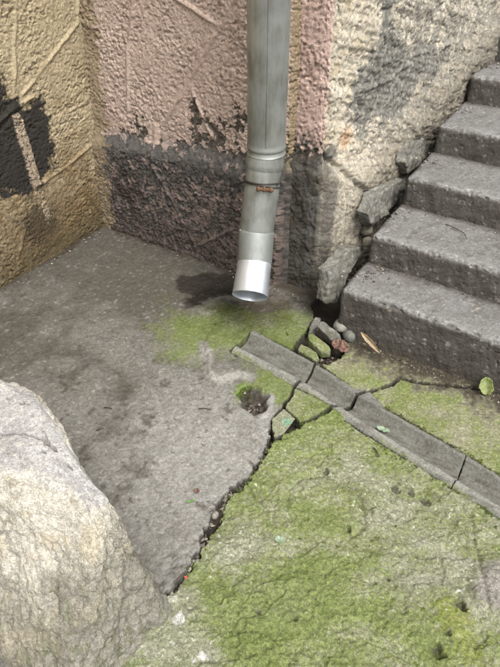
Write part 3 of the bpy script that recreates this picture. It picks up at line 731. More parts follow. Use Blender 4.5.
stairs = bpy.data.objects.new('stone_stairs', None); COL.objects.link(stairs); stairs.location = (0, 2.03, 0)
tag(stairs, 'worn grey concrete stairs climbing away on the right', 'stairs')
for i, (sy, sz) in enumerate(zip(STAIR_Y, STAIR_Z)):
    yb = STAIR_Y[i + 1] + .05 if i + 1 < len(STAIR_Y) else sy + .9
    zb = -.06 if i == 0 else STAIR_Z[i - 1] - .03
    fine = .0045 if i < 3 else .006 if i < 5 else .02
    xl = -.80 + .012 * i
    xs = spaced((xl, .42 - .1 * i if i < 5 else .3, fine), (.42 - .1 * i if i < 5 else .3, 1.25, .04))
    ys = spaced((sy, yb - .06, fine), (yb - .06, yb, .02)); zs = spaced((zb, sz, fine))
    def hf(p, n, i=i, sz=sz, sy=sy):
        h = .006 * noise3(p, 4, 310 + i, 2) + .003 * noise3(p, 22, 311 + i, 3) + .0012 * noise3(p, 90, 312 + i, 2)
        edge = np.clip(1.6 * n[:, 2] * -n[:, 1] * 1.25, 0, 1)         # the nosing is chipped
        ch = noise3(p, 26, 330 + i, 3)
        h = h - edge * (.016 * sstep(.25, .6, noise3(p, 11, 335 + i, 3)) + .010 * sstep(.15, .6, ch) + .004 * sstep(-.2, .5, noise3(p, 70, 340 + i, 2)))
        pit = noise3(p, 60, 350 + i, 2); h = h - .004 * sstep(.55, .8, pit)
        return h - .006 * sstep(.2, .0, np.abs(p[:, 1] - sy - .16)) * (n[:, 2] > .5)
    def cf(p, n, i=i, sz=sz, sy=sy):
        x, y, z = p.T
        n1 = noise3(p, 3, 360 + i, 3); n2 = noise3(p, 14, 361 + i, 3); n3 = noise3(p, 60, 362 + i, 3)
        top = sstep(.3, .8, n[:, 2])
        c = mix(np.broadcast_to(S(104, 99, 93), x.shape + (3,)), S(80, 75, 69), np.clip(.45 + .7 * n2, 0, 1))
        c = mix(c, S(140, 139, 137), top * np.clip(.75 + .5 * n2, 0, 1))  # treads paler than risers: pale wear, and light from above painted in
        wear = np.clip(n[:, 2] * 1.0, 0, 1) * sstep(.10, .0, y - sy) * np.clip(.5 + n3, 0, 1)
        c = mix(c, S(172, 172, 170), wear * .6)
        c = mix(c, S(86, 80, 74), sstep(.2, .75, n2 + .4 * n3 + .3 * n1) * .6)
        c = mix(c, S(190, 186, 178), sstep(.5, .75, n3 - .3 * n2) * .5)
        c = mix(c, S(70, 62, 54), sstep(.45, .7, -n3 - .1) * .4)
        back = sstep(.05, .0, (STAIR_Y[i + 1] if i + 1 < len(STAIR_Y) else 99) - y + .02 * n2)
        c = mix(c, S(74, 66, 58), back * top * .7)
        if i == 0: c = mix(c, S(80, 74, 62), sstep(.10, .0, z + .05 * n2) * .6)
        return c
    def wp_(p, sz=sz):                                                   # worn hollow and slight forward fall
        q = p.copy(); q[:, 2] -= .006 * np.exp(-((p[:, 0] - .1) / .5) ** 2) * (p[:, 2] > sz - .05); return q
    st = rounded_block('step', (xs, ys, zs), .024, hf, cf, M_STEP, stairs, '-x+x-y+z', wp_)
    st.matrix_parent_inverse = Matrix.Translation((0, -2.03, 0))

# ================================================================== LOW PARAPET IN THE LEFT FOREGROUND
PW_TOP = .515
def ph(p, n):
    side = 1 - sstep(.45, .8, n[:, 2])
    a = noise3(p, 7, 400, 3); b = noise3(p, 20, 401, 4); r3 = 1 - np.abs(noise3(p, 13, 402, 3)) * 1.6; f = noise3(p, 60, 403, 3)
    g5 = noise3(p, 34, 409, 5)
    uu = p[:, 0] * .9 + p[:, 1] * .45; vv = p[:, 2] * .9 + .35 * p[:, 1] - .2 * p[:, 0]
    w1, w2, wc = worley(uu + .03 * a, vv + .03 * b, 13, 417); w3, w4, wd = worley(uu + .015 * b, vv + .015 * a, 31, 418)
    rough = .016 * noise3(p, 4.5, 419, 2) + .016 * a + .014 * b + .007 * g5 + .003 * f - .026 * np.clip(noise3(p, 22, 415, 2) - .3, 0, 1) - .024 * np.clip(noise3(p, 50, 416, 2) - .35, 0, 1)
    flat = .006 * noise3(p, 5, 405, 2) + .0022 * noise3(p, 30, 406, 3) + .001 * f
    k = seg_dist(p[:, 0] + .008 * a, p[:, 1] + .008 * b, PCRACK)
    flat = flat - .012 * np.exp(-(k / .005) ** 2)
    for hx, hy, hr in PHOLES: flat = flat - .013 * sstep(1.0, .5, np.hypot(p[:, 0] - hx, (p[:, 1] - hy) * 1.6) / hr + .3 * b)
    edge = np.clip(1 - np.abs(n[:, 2] - .7) / .35, 0, 1)
    return rough * side + flat * (1 - side) - edge * .014 * sstep(-.1, .6, noise3(p, 11, 408, 3)) 
PCRACK = np.array([onz(x, y, PW_TOP)[:2] for x, y in ((-20, 434), (10, 432), (30, 431), (44, 432))])
PHOLES = [(*onz(51, 433, PW_TOP)[:2], .024), (*onz(62, 437, PW_TOP)[:2], .018), (*onz(22, 402, PW_TOP)[:2], .012), (*onz(47, 446, PW_TOP)[:2], .01), (*onz(80, 448, PW_TOP)[:2], .016)]
def pc(p, n):
    x, y, z = p.T
    n1 = noise3(p, 3, 410, 3); n2 = noise3(p, 11, 411, 4); n3 = noise3(p, 45, 412, 3)
    c = mix(np.broadcast_to(S(204, 199, 186), x.shape + (3,)), S(194, 184, 160), sstep(.05, .6, n2 + .4 * n1) * .75)
    c = mix(c, S(224, 219, 203), sstep(.1, .6, n3 * .7 - .3 * n2) * .55)
    c = mix(c, S(132, 122, 100), sstep(.25, .7, -n2 * .6 + .6 * n3) * .6)
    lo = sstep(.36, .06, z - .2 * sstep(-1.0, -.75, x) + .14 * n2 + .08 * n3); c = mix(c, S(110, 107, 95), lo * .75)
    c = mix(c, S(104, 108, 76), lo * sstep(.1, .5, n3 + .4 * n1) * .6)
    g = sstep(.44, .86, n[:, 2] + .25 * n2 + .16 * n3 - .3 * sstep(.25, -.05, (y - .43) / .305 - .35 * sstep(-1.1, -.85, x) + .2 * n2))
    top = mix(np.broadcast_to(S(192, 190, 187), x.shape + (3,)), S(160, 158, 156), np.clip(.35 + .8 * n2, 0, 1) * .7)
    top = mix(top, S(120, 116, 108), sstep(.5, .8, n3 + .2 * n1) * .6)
    top = mix(top, S(214, 208, 192), sstep(.3, .7, -n3 + .2 * n2) * .4)
    kk = seg_dist(x + .008 * noise3(p, 7, 400, 3), y + .008 * noise3(p, 20, 401, 4), PCRACK); top = mix(top, S(84, 80, 74), sstep(.006, .001, kk) * .8)
    for hx, hy, hr in PHOLES: top = mix(top, S(96, 88, 74), sstep(1.0, .5, np.hypot(x - hx, (y - hy) * 1.6) / hr + .3 * n2) * .6)
    return mix(c, top, g)
def pwarp(p):
    q = p.copy(); x, y, z = p.T
    t = np.clip((PW_TOP - z) / PW_TOP, 0, 1.3)
    # battered sides; the free end narrows to a nose and its foot spreads forward
    e = sstep(-1.22, -.80, x); rr = (y - .43) / .305
    yb = .735 - .135 * e + .012 * t; yf = .44 + .10 * e - (.15 + .17 * e) * t
    q[:, 1] = yf + rr * (yb - yf)
    q[:, 0] += .12 * t * sstep(-1.25, -.8, x)
    q[:, 2] -= .05 * e ** 3 * (z / PW_TOP)
    return q
yx = spaced((-2.4, -1.5, .03), (-1.5, -.782, .0038))
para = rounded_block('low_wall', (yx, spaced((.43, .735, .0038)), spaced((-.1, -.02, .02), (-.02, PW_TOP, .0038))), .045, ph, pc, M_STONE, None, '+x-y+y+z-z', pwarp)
tag(para, 'low cream limestone wall with a smooth grey cement top, close in the left foreground', 'wall')

# ================================================================== DOWNPIPE
def metal(name, col, rough, metallic, stain):
    col = col / ALB; stain = stain / ALB
    m = bpy.data.materials.new(name); m.use_nodes = True; nt = m.node_tree; N = nt.nodes; L = nt.links; b = N['Principled BSDF']
    b.inputs['Metallic'].default_value = metallic
    geo = N.new('ShaderNodeNewGeometry')
    mp = N.new('ShaderNodeMapping'); mp.inputs['Scale'].default_value = (1, 1, .22); L.new(geo.outputs['Position'], mp.inputs['Vector'])
    nz = N.new('ShaderNodeTexNoise'); nz.inputs['Scale'].default_value = 45; nz.inputs['Detail'].default_value = 6; nz.inputs['Roughness'].default_value = .7; L.new(mp.outputs[0], nz.inputs['Vector'])
    n2 = N.new('ShaderNodeTexNoise'); n2.inputs['Scale'].default_value = 9; n2.inputs['Detail'].default_value = 4; L.new(geo.outputs['Position'], n2.inputs['Vector'])
    cr = N.new('ShaderNodeValToRGB'); e = cr.color_ramp.elements
    e[0].position = .30; e[0].color = tuple(stain) + (1,); e[1].position = .56; e[1].color = tuple(col) + (1,)
    ad = N.new('ShaderNodeMath'); ad.operation = 'ADD'; L.new(nz.outputs['Fac'], ad.inputs[0]); L.new(n2.outputs['Fac'], ad.inputs[1])
    hf = N.new('ShaderNodeMath'); hf.operation = 'MULTIPLY'; hf.inputs[1].default_value = .5; L.new(ad.outputs[0], hf.inputs[0]); L.new(hf.outputs[0], cr.inputs[0]); L.new(cr.outputs[0], b.inputs['Base Color'])
    mr = N.new('ShaderNodeMapRange'); mr.inputs[1].default_value = .35; mr.inputs[2].default_value = .65; mr.inputs[3].default_value = rough + .15; mr.inputs[4].default_value = rough - .05; L.new(nz.outputs['Fac'], mr.inputs[0]); L.new(mr.outputs[0], b.inputs['Roughness'])
    bp = N.new('ShaderNodeBump'); bp.inputs['Strength'].default_value = .12; bp.inputs['Distance'].default_value = .004; L.new(n2.outputs['Fac'], bp.inputs['Height']); L.new(bp.outputs[0], b.inputs['Normal'])
    return m
M_PIPE = metal('dull_zinc', S(150, 153, 149), .34, .6, S(98, 97, 89))
M_COLLAR = metal('grey_zinc', S(140, 144, 141), .4, .55, S(120, 121, 116))
M_SPOUT = metal('bright_galvanised', S(212, 217, 222), .33, .8, S(186, 190, 196))
M_RUST = metal('rusty_steel', S(98, 70, 50), .8, .1, S(52, 38, 32))
M_WIRE = metal('dark_wire', S(70, 68, 64), .5, .7, S(52, 42, 36))
def tube(name, pts, radii, mat, parent, seg=40, thick=.0, close=False):
    """lathe along a bent axis; with thick > 0 the wall folds back inside so the mouth is open"""
    pts = [np.array(p, float) for p in pts]; rad = list(radii)
    if thick:
        P2, R2 = [pts[0]], [rad[0]]
        for a, b, ra, rb in zip(pts[:-1], pts[1:], rad[:-1], rad[1:]):
            k = max(1, min(40, int(np.linalg.norm(b - a) / .012)))
            for q in range(1, k + 1): P2.append(a + (b - a) * q / k); R2.append(ra + (rb - ra) * q / k)
        pts, rad = P2, R2
    n = len(pts)
    if thick:
        k = n; pts = pts + [p.copy() for p in reversed(pts)]; rad = rad + [r - thick for r in reversed(rad)]
    ring = []
    base = pts[:n]
    for j, p in enumerate(pts):
        q = j if j < n else 2 * n - 1 - j
        a = base[max(q - 1, 0)]; b = base[min(q + 1, n - 1)]; d = b - a; d /= np.linalg.norm(d)
        ux = np.cross(d, (0, 1, .0)); ux = ux / np.linalg.norm(ux); uy = np.cross(d, ux)
        t = np.linspace(0, 2 * np.pi, seg, endpoint=False)
        ring.append(p + rad[j] * (np.cos(t)[:, None] * ux + np.sin(t)[:, None] * uy))
    co = np.array(ring); m = len(pts)
    if thick:                                              # shallow dents
        ctr = np.array(pts)[:, None, :]; dv = co - ctr
        co = ctr + dv * (1 + .018 * np.clip(noise3(co, 9, 880, 2), -1, .6) + .006 * noise3(co, 30, 881, 2))[..., None]
    i = np.arange(m * seg).reshape(m, seg); nx = np.roll(i, -1, 1)
    f = np.stack([i[:-1], nx[:-1], nx[1:], i[1:]], -1).reshape(-1, 4)
    o = mesh_np(name, co, f, mat, None, None, parent)
    if thick: o.data.set_sharp_from_angle(angle=math.radians(40))
    o.matrix_parent_inverse = Matrix.Translation(-Vector(parent.matrix_world.translation)) if parent.location.length else Matrix()
    return o
PIPE0 = np.array([-1.186, 2.035]); R0 = .0775
pipe = bpy.data.objects.new('downpipe', None); COL.objects.link(pipe)
tag(pipe, 'grey zinc downpipe with a bent shiny spout, standing in front of the pink wall', 'pipe')
xb, yb_ = PIPE0
zt = .80
path = [(xb, yb_, 3.5), (xb, yb_, zt)]
J1 = np.array([xb, yb_, zt]); J2 = np.array(onY(265, 164, yb_ - .006)); J3 = np.array(onY(256.5, 231, 1.955)); J4 = np.array(onY(254.6, 262, 1.898)); J5 = np.array(onY(250, 296, 1.785))
def lerp(a, b, t): return a + (b - a) * t
tube('pipe_section', [(xb, yb_, 6.8), (xb, yb_, 3.5), (xb, yb_, 2.0), (xb, yb_, 1.2), (xb, yb_, zt + .02), (xb, yb_, zt + .012), (xb, yb_, zt + .006), (xb, yb_, zt)], [R0, R0, R0, R0, R0, R0 + .003, R0 + .003, R0], M_PIPE, pipe, 56, .002)
d12 = J2 - J1
tube('seam', [(xb + R0 * .50, yb_ - R0 * .875, zt + .03), (xb + R0 * .50, yb_ - R0 * .875, 2.0), (xb + R0 * .50, yb_ - R0 * .875, 3.4)], [.0022] * 3, M_PIPE, pipe, 8)
tube('elbow', [J1 + np.array([0, 0, .01]), J1 - np.array([0, 0, .012]), J1 - np.array([0, 0, .018]), J1 - np.array([0, 0, .024]), lerp(J1, J2, .6), lerp(J1, J2, .8), lerp(J1, J2, .9), J2 + (J2 - J1) * .12],
     [R0 - .002, R0 - .001, R0 + .003, R0 - .001, R0, R0 + .002, R0 + .003, R0 + .001], M_PIPE, pipe, 56, .002)
tube('pipe_section', [lerp(J2, J1, .2), J2, lerp(J2, J3, .5), J3, lerp(J3, J4, .06)], [R0 - .003, R0 - .002, R0 - .003, R0 - .004, R0 - .004], M_PIPE, pipe, 56, .002)
tube('collar', [lerp(J3, J2, .05), lerp(J3, J4, .0), lerp(J3, J4, .06), lerp(J3, J4, .94), J4, lerp(J4, J5, .05)], [R0 - .006, R0 - .001, R0 + .000, R0 - .002, R0 - .001, R0 - .006], M_COLLAR, pipe, 56, .002)
sp = tube('spout', [lerp(J4, J3, .1), J4, lerp(J4, J5, .06), lerp(J4, J5, .5), lerp(J4, J5, .98), J5], [R0 - .007, R0 - .006, R0 - .003, R0 - .002, R0 + .000, R0 + .001], M_SPOUT, pipe, 56, .0016)
# folded seam down the spout, on the side that faces the room
dsp = (J5 - J4) / np.linalg.norm(J5 - J4); vcam = np.array([0, 0, CAM_H]) - J4
sd_ = np.array([.36, -.80, .45]); sd_ -= dsp * sd_.dot(dsp); sd_ /= np.linalg.norm(sd_)
tube('seam', [lerp(J4, J5, .02) + sd_ * (R0 - .0035), lerp(J4, J5, .55) + sd_ * (R0 - .003), lerp(J4, J5, .97) + sd_ * (R0 - .001)], [.0016, .0018, .0016], M_COLLAR, sp, 8)
for a in (-.5, 2.2):
    rv = np.array([math.cos(a), -abs(math.sin(a)) - .2, .2]); rv -= dsp * rv.dot(dsp); rv /= np.linalg.norm(rv)
    q = lerp(J3, J4, .14) + rv * (R0 - .001)
    tube('rivet', [q, q + rv * .003, q + rv * .0045], [.004, .004, .0015], M_COLLAR, pipe, 10)
# wire clamp with its rusty bolt, and the bracket to the wall
CL = np.array(onY(263, 180.5, 2.02)); dcl = (J3 - J2) / np.linalg.norm(J3 - J2)
cax = J2 + dcl * ((CL[2] - J2[2]) / dcl[2])
t = np.linspace(0, 2 * np.pi, 49)
ux = np.cross(dcl, (0, 1, 0)); ux /= np.linalg.norm(ux); uy = np.cross(dcl, ux)
band = [cax + (R0 + .0012) * (math.cos(a) * ux + math.sin(a) * uy) for a in t]
clamp = bpy.data.objects.new('clamp', None); COL.objects.link(clamp); clamp.parent = pipe
for dz in (-.006, .006):
    tube('clamp_band', [b + np.array([0, 0, dz + .004 * math.sin(2 * a + dz * 200)]) for b, a in zip(band, t)], [.0028] * 49, M_WIRE, clamp, 8)
vdir = np.array([.62, -.78, 0.06]); side = np.cross(vdir, dcl); side /= np.linalg.norm(side)
bc = cax + vdir / np.linalg.norm(vdir) * (R0 + .008)
tube('clamp_bolt', [bc - side * .036, bc - side * .034, bc + side * .03, bc + side * .034], [.003, .0075, .0075, .003], M_RUST, clamp, 10)
for s_ in (-.031, -.006, .022):
    tube('clamp_nut', [bc + side * (s_ - .005), bc + side * (s_ - .0045), bc + side * (s_ + .0045), bc + side * (s_ + .005)], [.004, .0125, .0125, .004], M_RUST, clamp, 6)
tube('bracket', [cax + np.array([R0 * .3, .06, .045]), cax + np.array([R0 * .4, .09, .05]), cax + np.array([R0 * .4, .26, .052])], [.005, .005, .005], M_WIRE, pipe, 8)
tube('clamp_wire', [cax + np.array([R0 * .98, -.02, -.0]), cax + np.array([R0 * 1.05, .0, .02]), cax + np.array([R0 * 1.04, .02, .05]), cax + np.array([R0 * .95, .04, .09])], [.0022] * 4, M_WIRE, clamp, 6)

# ================================================================== STONES AND LITTER
def slab_stone(name, corners, thick, nvec, col, mat, seed, rough=.006, bev=.008, cuts=5):
    """a broken flat stone: an outline in space, given thickness, bevelled, subdivided and roughened"""
    bm = bmesh.new(); n = Vector(nvec).normalized()
    a = [bm.verts.new(Vector(c)) for c in corners]; b = [bm.verts.new(Vector(c) - n * thick) for c in corners]
    bm.faces.new(a); bm.faces.new(list(reversed(b)))
    k = len(a)
    for i in range(k): bm.faces.new((a[i], b[i], b[(i + 1) % k], a[(i + 1) % k]))
    bmesh.ops.recalc_face_normals(bm, faces=bm.faces)
    bmesh.ops.bevel(bm, geom=list(bm.edges), offset=bev, segments=2, affect='EDGES', profile=.6)
    bmesh.ops.triangulate(bm, faces=bm.faces)
    for _ in range(cuts):
        lim = .012
        es = [e for e in bm.edges if e.calc_length() > lim]
        if not es or len(bm.faces) > 9000: break
        bmesh.ops.subdivide_edges(bm, edges=es, cuts=1)
        bmesh.ops.triangulate(bm, faces=[f for f in bm.faces if len(f.verts) > 3])
    bm.normal_update()
    co = np.array([v.co for v in bm.verts]); no = np.array([v.normal for v in bm.verts])
    h = rough * (noise3(co, 14, seed, 3) + .7 * noise3(co, 45, seed + 1, 3))
    co2 = co + no * h[:, None]
    f = np.array([[v.index for v in fc.verts] for fc in bm.faces]); bm.free()
    n2 = noise3(co, 12, seed + 2, 3); n3 = noise3(co, 50, seed + 3, 2)
    c = col(co, no, n2, n3)
    ctr = co2.mean(0); ctr[2] = co2[:, 2].min()
    o = mesh_np(name, co2 - ctr, f, mat, c); o.location = ctr
    return o
def col_grey(co, no, n2, n3):
    c = mix(np.broadcast_to(S(138, 136, 129), (len(co), 3)), S(108, 105, 96), np.clip(.4 + .8 * n2, 0, 1))
    c = mix(c, S(176, 174, 166), sstep(.1, .6, n3) * .5)
    return mix(c, S(104, 104, 72), sstep(.3, .7, n2 * .8 - n3 * .3) * .35)
def col_dirty(co, no, n2, n3):
    c = col_grey(co, no, n2, n3); z = (co[:, 2] - co[:, 2].min()) / np.ptp(co[:, 2])
    c = mix(c, S(170, 166, 154), sstep(.1, .5, n2 + .5 * n3) * .3)
    return mix(c, S(78, 70, 58), sstep(.55, .0, z + .5 * n2 + .3 * n3) * .7)
def col_moss(co, no, n2, n3):
    c = mix(np.broadcast_to(S(136, 140, 100), (len(co), 3)), S(112, 122, 66), np.clip(.5 + .8 * n2, 0, 1))
    return mix(c, S(184, 184, 168), sstep(.1, .6, n3) * .5)
def px3(pts): return [tuple(onX(x, y, X)) for x, y, X in pts]
# stones set on edge between the wall and the steps
tag(slab_stone('kerb_stone', px3([(327, 303, -.86), (329, 272, -.87), (350, 249, -.88), (363, 247, -.87), (362, 254, -.86), (346, 280, -.85), (338, 304, -.845)]), .06, (1, -.15, .1), col_dirty, M_STONE, 500, .009, .005),
    'flat grey stone on edge at the foot of the stairs, beside the lowest step', 'stone')
tag(slab_stone('kerb_stone', px3([(372, 226, -.84), (368, 214, -.845), (374, 198, -.85), (404, 177, -.85), (406, 187, -.84), (402, 196, -.835), (388, 214, -.83)]), .06, (1, -.1, .05), col_dirty, M_STONE, 510, .009, .004),
    'pale grey stone wedged on edge beside the third step', 'stone')
tag(slab_stone('kerb_stone', px3([(407, 174, -.825), (406, 163, -.83), (413, 141, -.835), (424, 139, -.83), (430, 146, -.82), (427, 156, -.815), (418, 167, -.81)]), .055, (1, -.1, .1), col_dirty, M_STONE, 520, .009, .004),
    'small grey stone wedged on edge above the paler one, by the fourth step', 'stone')
# broken stones in the hole by the gutter
def gp(pts, z): return [tuple(onz(x, y, z)) for x, y in Z7(pts)]
def tilt(pts, zs): return [tuple(onz(x, y, z)) for (x, y), z in zip(Z7(pts), zs)]
tag(slab_stone('broken_stone', tilt([(345, 80), (360, 80), (424, 130), (420, 142), (392, 152), (378, 145), (335, 100)], [.075, .075, .05, .045, .03, .03, .06]), .05, (-.1, -.3, 1), col_grey, M_STONE, 530, .004, .006),
    'angular grey broken stone in the gap beside the two pebbles', 'stone')
tag(slab_stone('broken_stone', tilt([(298, 130), (318, 128), (384, 178), (386, 194), (350, 198), (302, 152)], [.04, .045, .025, .02, .012, .03]), .045, (0, -.1, 1), col_moss, M_STONE, 540, .003, .006),
    'flat moss-topped broken stone between the gutter and the grey stone', 'stone')
tag(slab_stone('broken_stone', tilt([(330, 62), (352, 70), (340, 96), (318, 118), (300, 122), (312, 90)], [.02] * 6), .05, (0, 0, 1), col_grey, M_STONE, 545, .005, .006),
    'dark grey stone chunk sunk at the slab edge below the pillar', 'stone')

def pebble(name, c, r, mat, seed, colr, flat=.7, sub=3):
    bm = bmesh.new(); bmesh.ops.create_icosphere(bm, subdivisions=sub, radius=1.0)
    co = np.array([v.co for v in bm.verts]); f = np.array([[v.index for v in q.verts] for q in bm.faces]); bm.free()
    off = seed * 3.17
    co = co * (1 + .16 * noise3(co + off, .9, 600, 2) + .03 * noise3(co + off, 4, 601, 2))[:, None] * np.array([r, r * .75, r * flat])
    a = seed * 1.3; R = np.array([[math.cos(a), -math.sin(a), 0], [math.sin(a), math.cos(a), 0], [0, 0, 1]]); co = co @ R.T
    co[:, 2] -= co[:, 2].min()
    n = noise3(co + off, 40, 603, 2)
    c_ = mix(np.broadcast_to(colr, co.shape), colr * .6, np.clip(.4 + n, 0, 1))
    o = mesh_np(name, co, f, mat, c_); o.location = c; return o
q = onz(230 + 432 / 3.846, 300 + 99 / 3.846, .03); tag(pebble('pebble', (q[0], q[1], .005), .05, M_PEB, 1.2, S(150, 148, 138), .62), 'larger smooth oval pebble lying below the lowest step', 'pebble')
q = onz(230 + 457 / 3.846, 300 + 142 / 3.846, .02); tag(pebble('pebble', (q[0], q[1], -.002), .034, M_PEB, 2.1, S(128, 130, 120), .8), 'smaller rounded grey pebble in front of the oval one', 'pebble')
for i, (px, py, r, lab, cc) in enumerate(((194, 563, .017, 'pale angular stone chip in the lower end of the crack', (176, 174, 166)), (215, 515, .016, 'small light pebble lodged in the widest part of the crack', (168, 164, 154)), (241, 489, .012, 'dark pebble in the crack above the widest part', (110, 104, 96)))):
    q = onz(px, py, -.02); tag(pebble('pebble', (q[0], q[1], -.035), r, M_PEB, 3 + i * .7, S(*cc), .8, 2), lab, 'pebble')

for i, (px, py, X_, r) in enumerate(((352, 300, -.83, .03), (368, 244, -.84, .028), (366, 232, -.88, .04), (402, 208, -.83, .026), (411, 182, -.85, .03), (434, 158, -.825, .03), (436, 140, -.82, .034), (446, 128, -.81, .028), (458, 112, -.80, .03), (470, 92, -.79, .032))):
    q = onX(px, py, X_); o = pebble('rubble_stone', (q[0], q[1], q[2] - r * .6), r, M_STONE, 4.3 + i * 1.1, S(132, 126, 112), .9, 3)
    tag(o, ('lowest', 'second lowest', 'third lowest', 'fourth lowest', 'fifth lowest', 'fifth highest', 'fourth highest', 'third highest', 'second highest', 'highest')[i] + ' rough rubble stone in the joint between wall and steps', 'stone', 'rubble stones in the joint beside the stairs')

# crumbs and grit: nobody could count them
def grit(name, pts, parent=None, seed=1, cols=((140, 134, 122), (96, 86, 74), (176, 170, 158), (70, 58, 46))):
    rng = np.random.RandomState(seed)
    base = np.array([(1, 0, 0), (-1, 0, 0), (0, 1, 0), (0, -1, 0), (0, 0, 1), (0, 0, -1)], float)
    bf = np.array([(0, 2, 4), (2, 1, 4), (1, 3, 4), (3, 0, 4), (2, 0, 5), (1, 2, 5), (3, 1, 5), (0, 3, 5)])
    co = []; fs = []; cl = []
    for k, (x, y, z, r) in enumerate(pts):
        b = base * (rng.uniform(.5, 1.1, (6, 1))) * r * rng.uniform(.5, 1.3, 3); a = rng.uniform(0, 6.3); R = np.array([[math.cos(a), -math.sin(a), 0], [math.sin(a), math.cos(a), 0], [0, 0, 1]])
        b = b @ R.T; b[:, 2] *= .7
        co.append(b + (x, y, z + r * .25)); fs.append(bf + 6 * k); cl.append(np.repeat(S(*cols[rng.randint(len(cols))])[None] * rng.uniform(.7, 1.2), 6, 0))
    o = mesh_np(name, np.concatenate(co), np.concatenate(fs), M_PEB, np.concatenate(cl), smooth=False); tag(o, kind='stuff'); return o
rng = np.random.RandomState(4)
def along(pl, n, spread, z, r0, r1):
    pl = np.asarray(pl); out = []
    for _ in range(n):
        i = rng.randint(len(pl) - 1); t = rng.rand(); p = pl[i] * (1 - t) + pl[i + 1] * t + rng.normal(0, spread, 2)
        out.append((p[0], p[1], z, r0 + (r1 - r0) * rng.rand() ** 2))
    return out
g = along(G(CR_L), 220, .010, -.03, .003, .014) + along(G(CR_R[9:]), 60, .005, -.03, .002, .006) + along(G(Z7([(45, 345), (60, 332), (100, 345)])), 24, .01, -.012, .005, .011) + along(G(Z7([(60, 390), (140, 400)])), 60, .022, -.042, .003, .008)
g += along(G(Z7([(320, 110), (345, 190), (380, 230)])), 120, .03, -.045, .004, .012)
o = grit('crack_grit', g, seed=2); tag(o, 'earth crumbs and grit lying in the cracks and the pit', 'grit')
g = [(x, min(y, 2.21), .004, r) for x, y, z, r in along([(-2.35, 2.19), (-1.3, 2.185), (-1.0, 2.18)], 130, .012, 0, .002, .007)] + [(max(x, -2.38), y, .004, r) for x, y, z, r in along([(-2.36, 1.2), (-2.36, 2.18)], 120, .014, 0, .002, .008)]
o = grit('wall_foot_grit', g, seed=3); tag(o, 'crumbs of plaster and earth along the foot of the walls', 'grit')
g = []
for i in range(5):
    g += [(x, min(y, STAIR_Y[i + 1] - .006), STAIR_Z[i] - .004, r) for x, y, z, r in along([(-.77, STAIR_Y[i + 1] - .02), (.3, STAIR_Y[i + 1] - .012)], 90, .012, 0, .002, .006)]
    g += along([(-.78 + .012 * i, STAIR_Y[i + 1] - .15), (-.70, STAIR_Y[i + 1] - .03)], 70, .03, STAIR_Z[i] - .003, .002, .009)
o = grit('step_grit', g, seed=5); tag(o, 'crumbs and bits of leaf gathered at the back of the treads', 'grit')
g = along([(-.74, 2.0), (.2, 2.0)], 200, .02, .006, .002, .007)
o = grit('stair_foot_grit', g, seed=6); tag(o, 'earth crumbs along the foot of the lowest step', 'grit')
g = [(rng.uniform(-2.2, -.8), rng.uniform(.8, 2.1), .003, .0016 + .004 * rng.rand() ** 3) for _ in range(260)]
g = [q for q in g if sd_poly(np.array(q[0]), np.array(q[1]), P_A) > .06]
o = grit('slab_grit', g, seed=7); tag(o, 'tiny crumbs scattered over the grey slab', 'grit')

# leaves and twigs
def leaf_mat(name, a, b, trans=.15):
    m = bpy.data.materials.new(name); m.use_nodes = True; nt = m.node_tree; N = nt.nodes; L = nt.links; p = N['Principled BSDF']; p.inputs['Roughness'].default_value = .6
    g_ = N.new('ShaderNodeNewGeometry'); nz = N.new('ShaderNodeTexNoise'); nz.inputs['Scale'].default_value = 90; nz.inputs['Detail'].default_value = 4; L.new(g_.outputs['Position'], nz.inputs['Vector'])
    cr = N.new('ShaderNodeValToRGB'); cr.color_ramp.elements[0].position = .35; cr.color_ramp.elements[1].position = .65
    cr.color_ramp.elements[0].color = tuple(S(*a)) + (1,); cr.color_ramp.elements[1].color = tuple(S(*b)) + (1,)
    L.new(nz.outputs['Fac'], cr.inputs[0]); L.new(cr.outputs[0], p.inputs['Base Color']); return m
LM = {'green': leaf_mat('green_leaf', (112, 128, 66), (140, 152, 90)), 'yellow': leaf_mat('yellow_leaf', (140, 120, 96), (182, 162, 130)), 'brown': leaf_mat('brown_leaf', (88, 62, 52), (130, 98, 82)), 'teal': leaf_mat('pale_green_leaf', (126, 148, 120), (160, 176, 150)), 'twig': leaf_mat('twig_bark', (46, 36, 30), (78, 64, 52)), 'red': leaf_mat('red_petal', (170, 70, 58), (190, 96, 80)), 'bright': leaf_mat('fresh_leaf', (84, 128, 58), (116, 152, 84))}
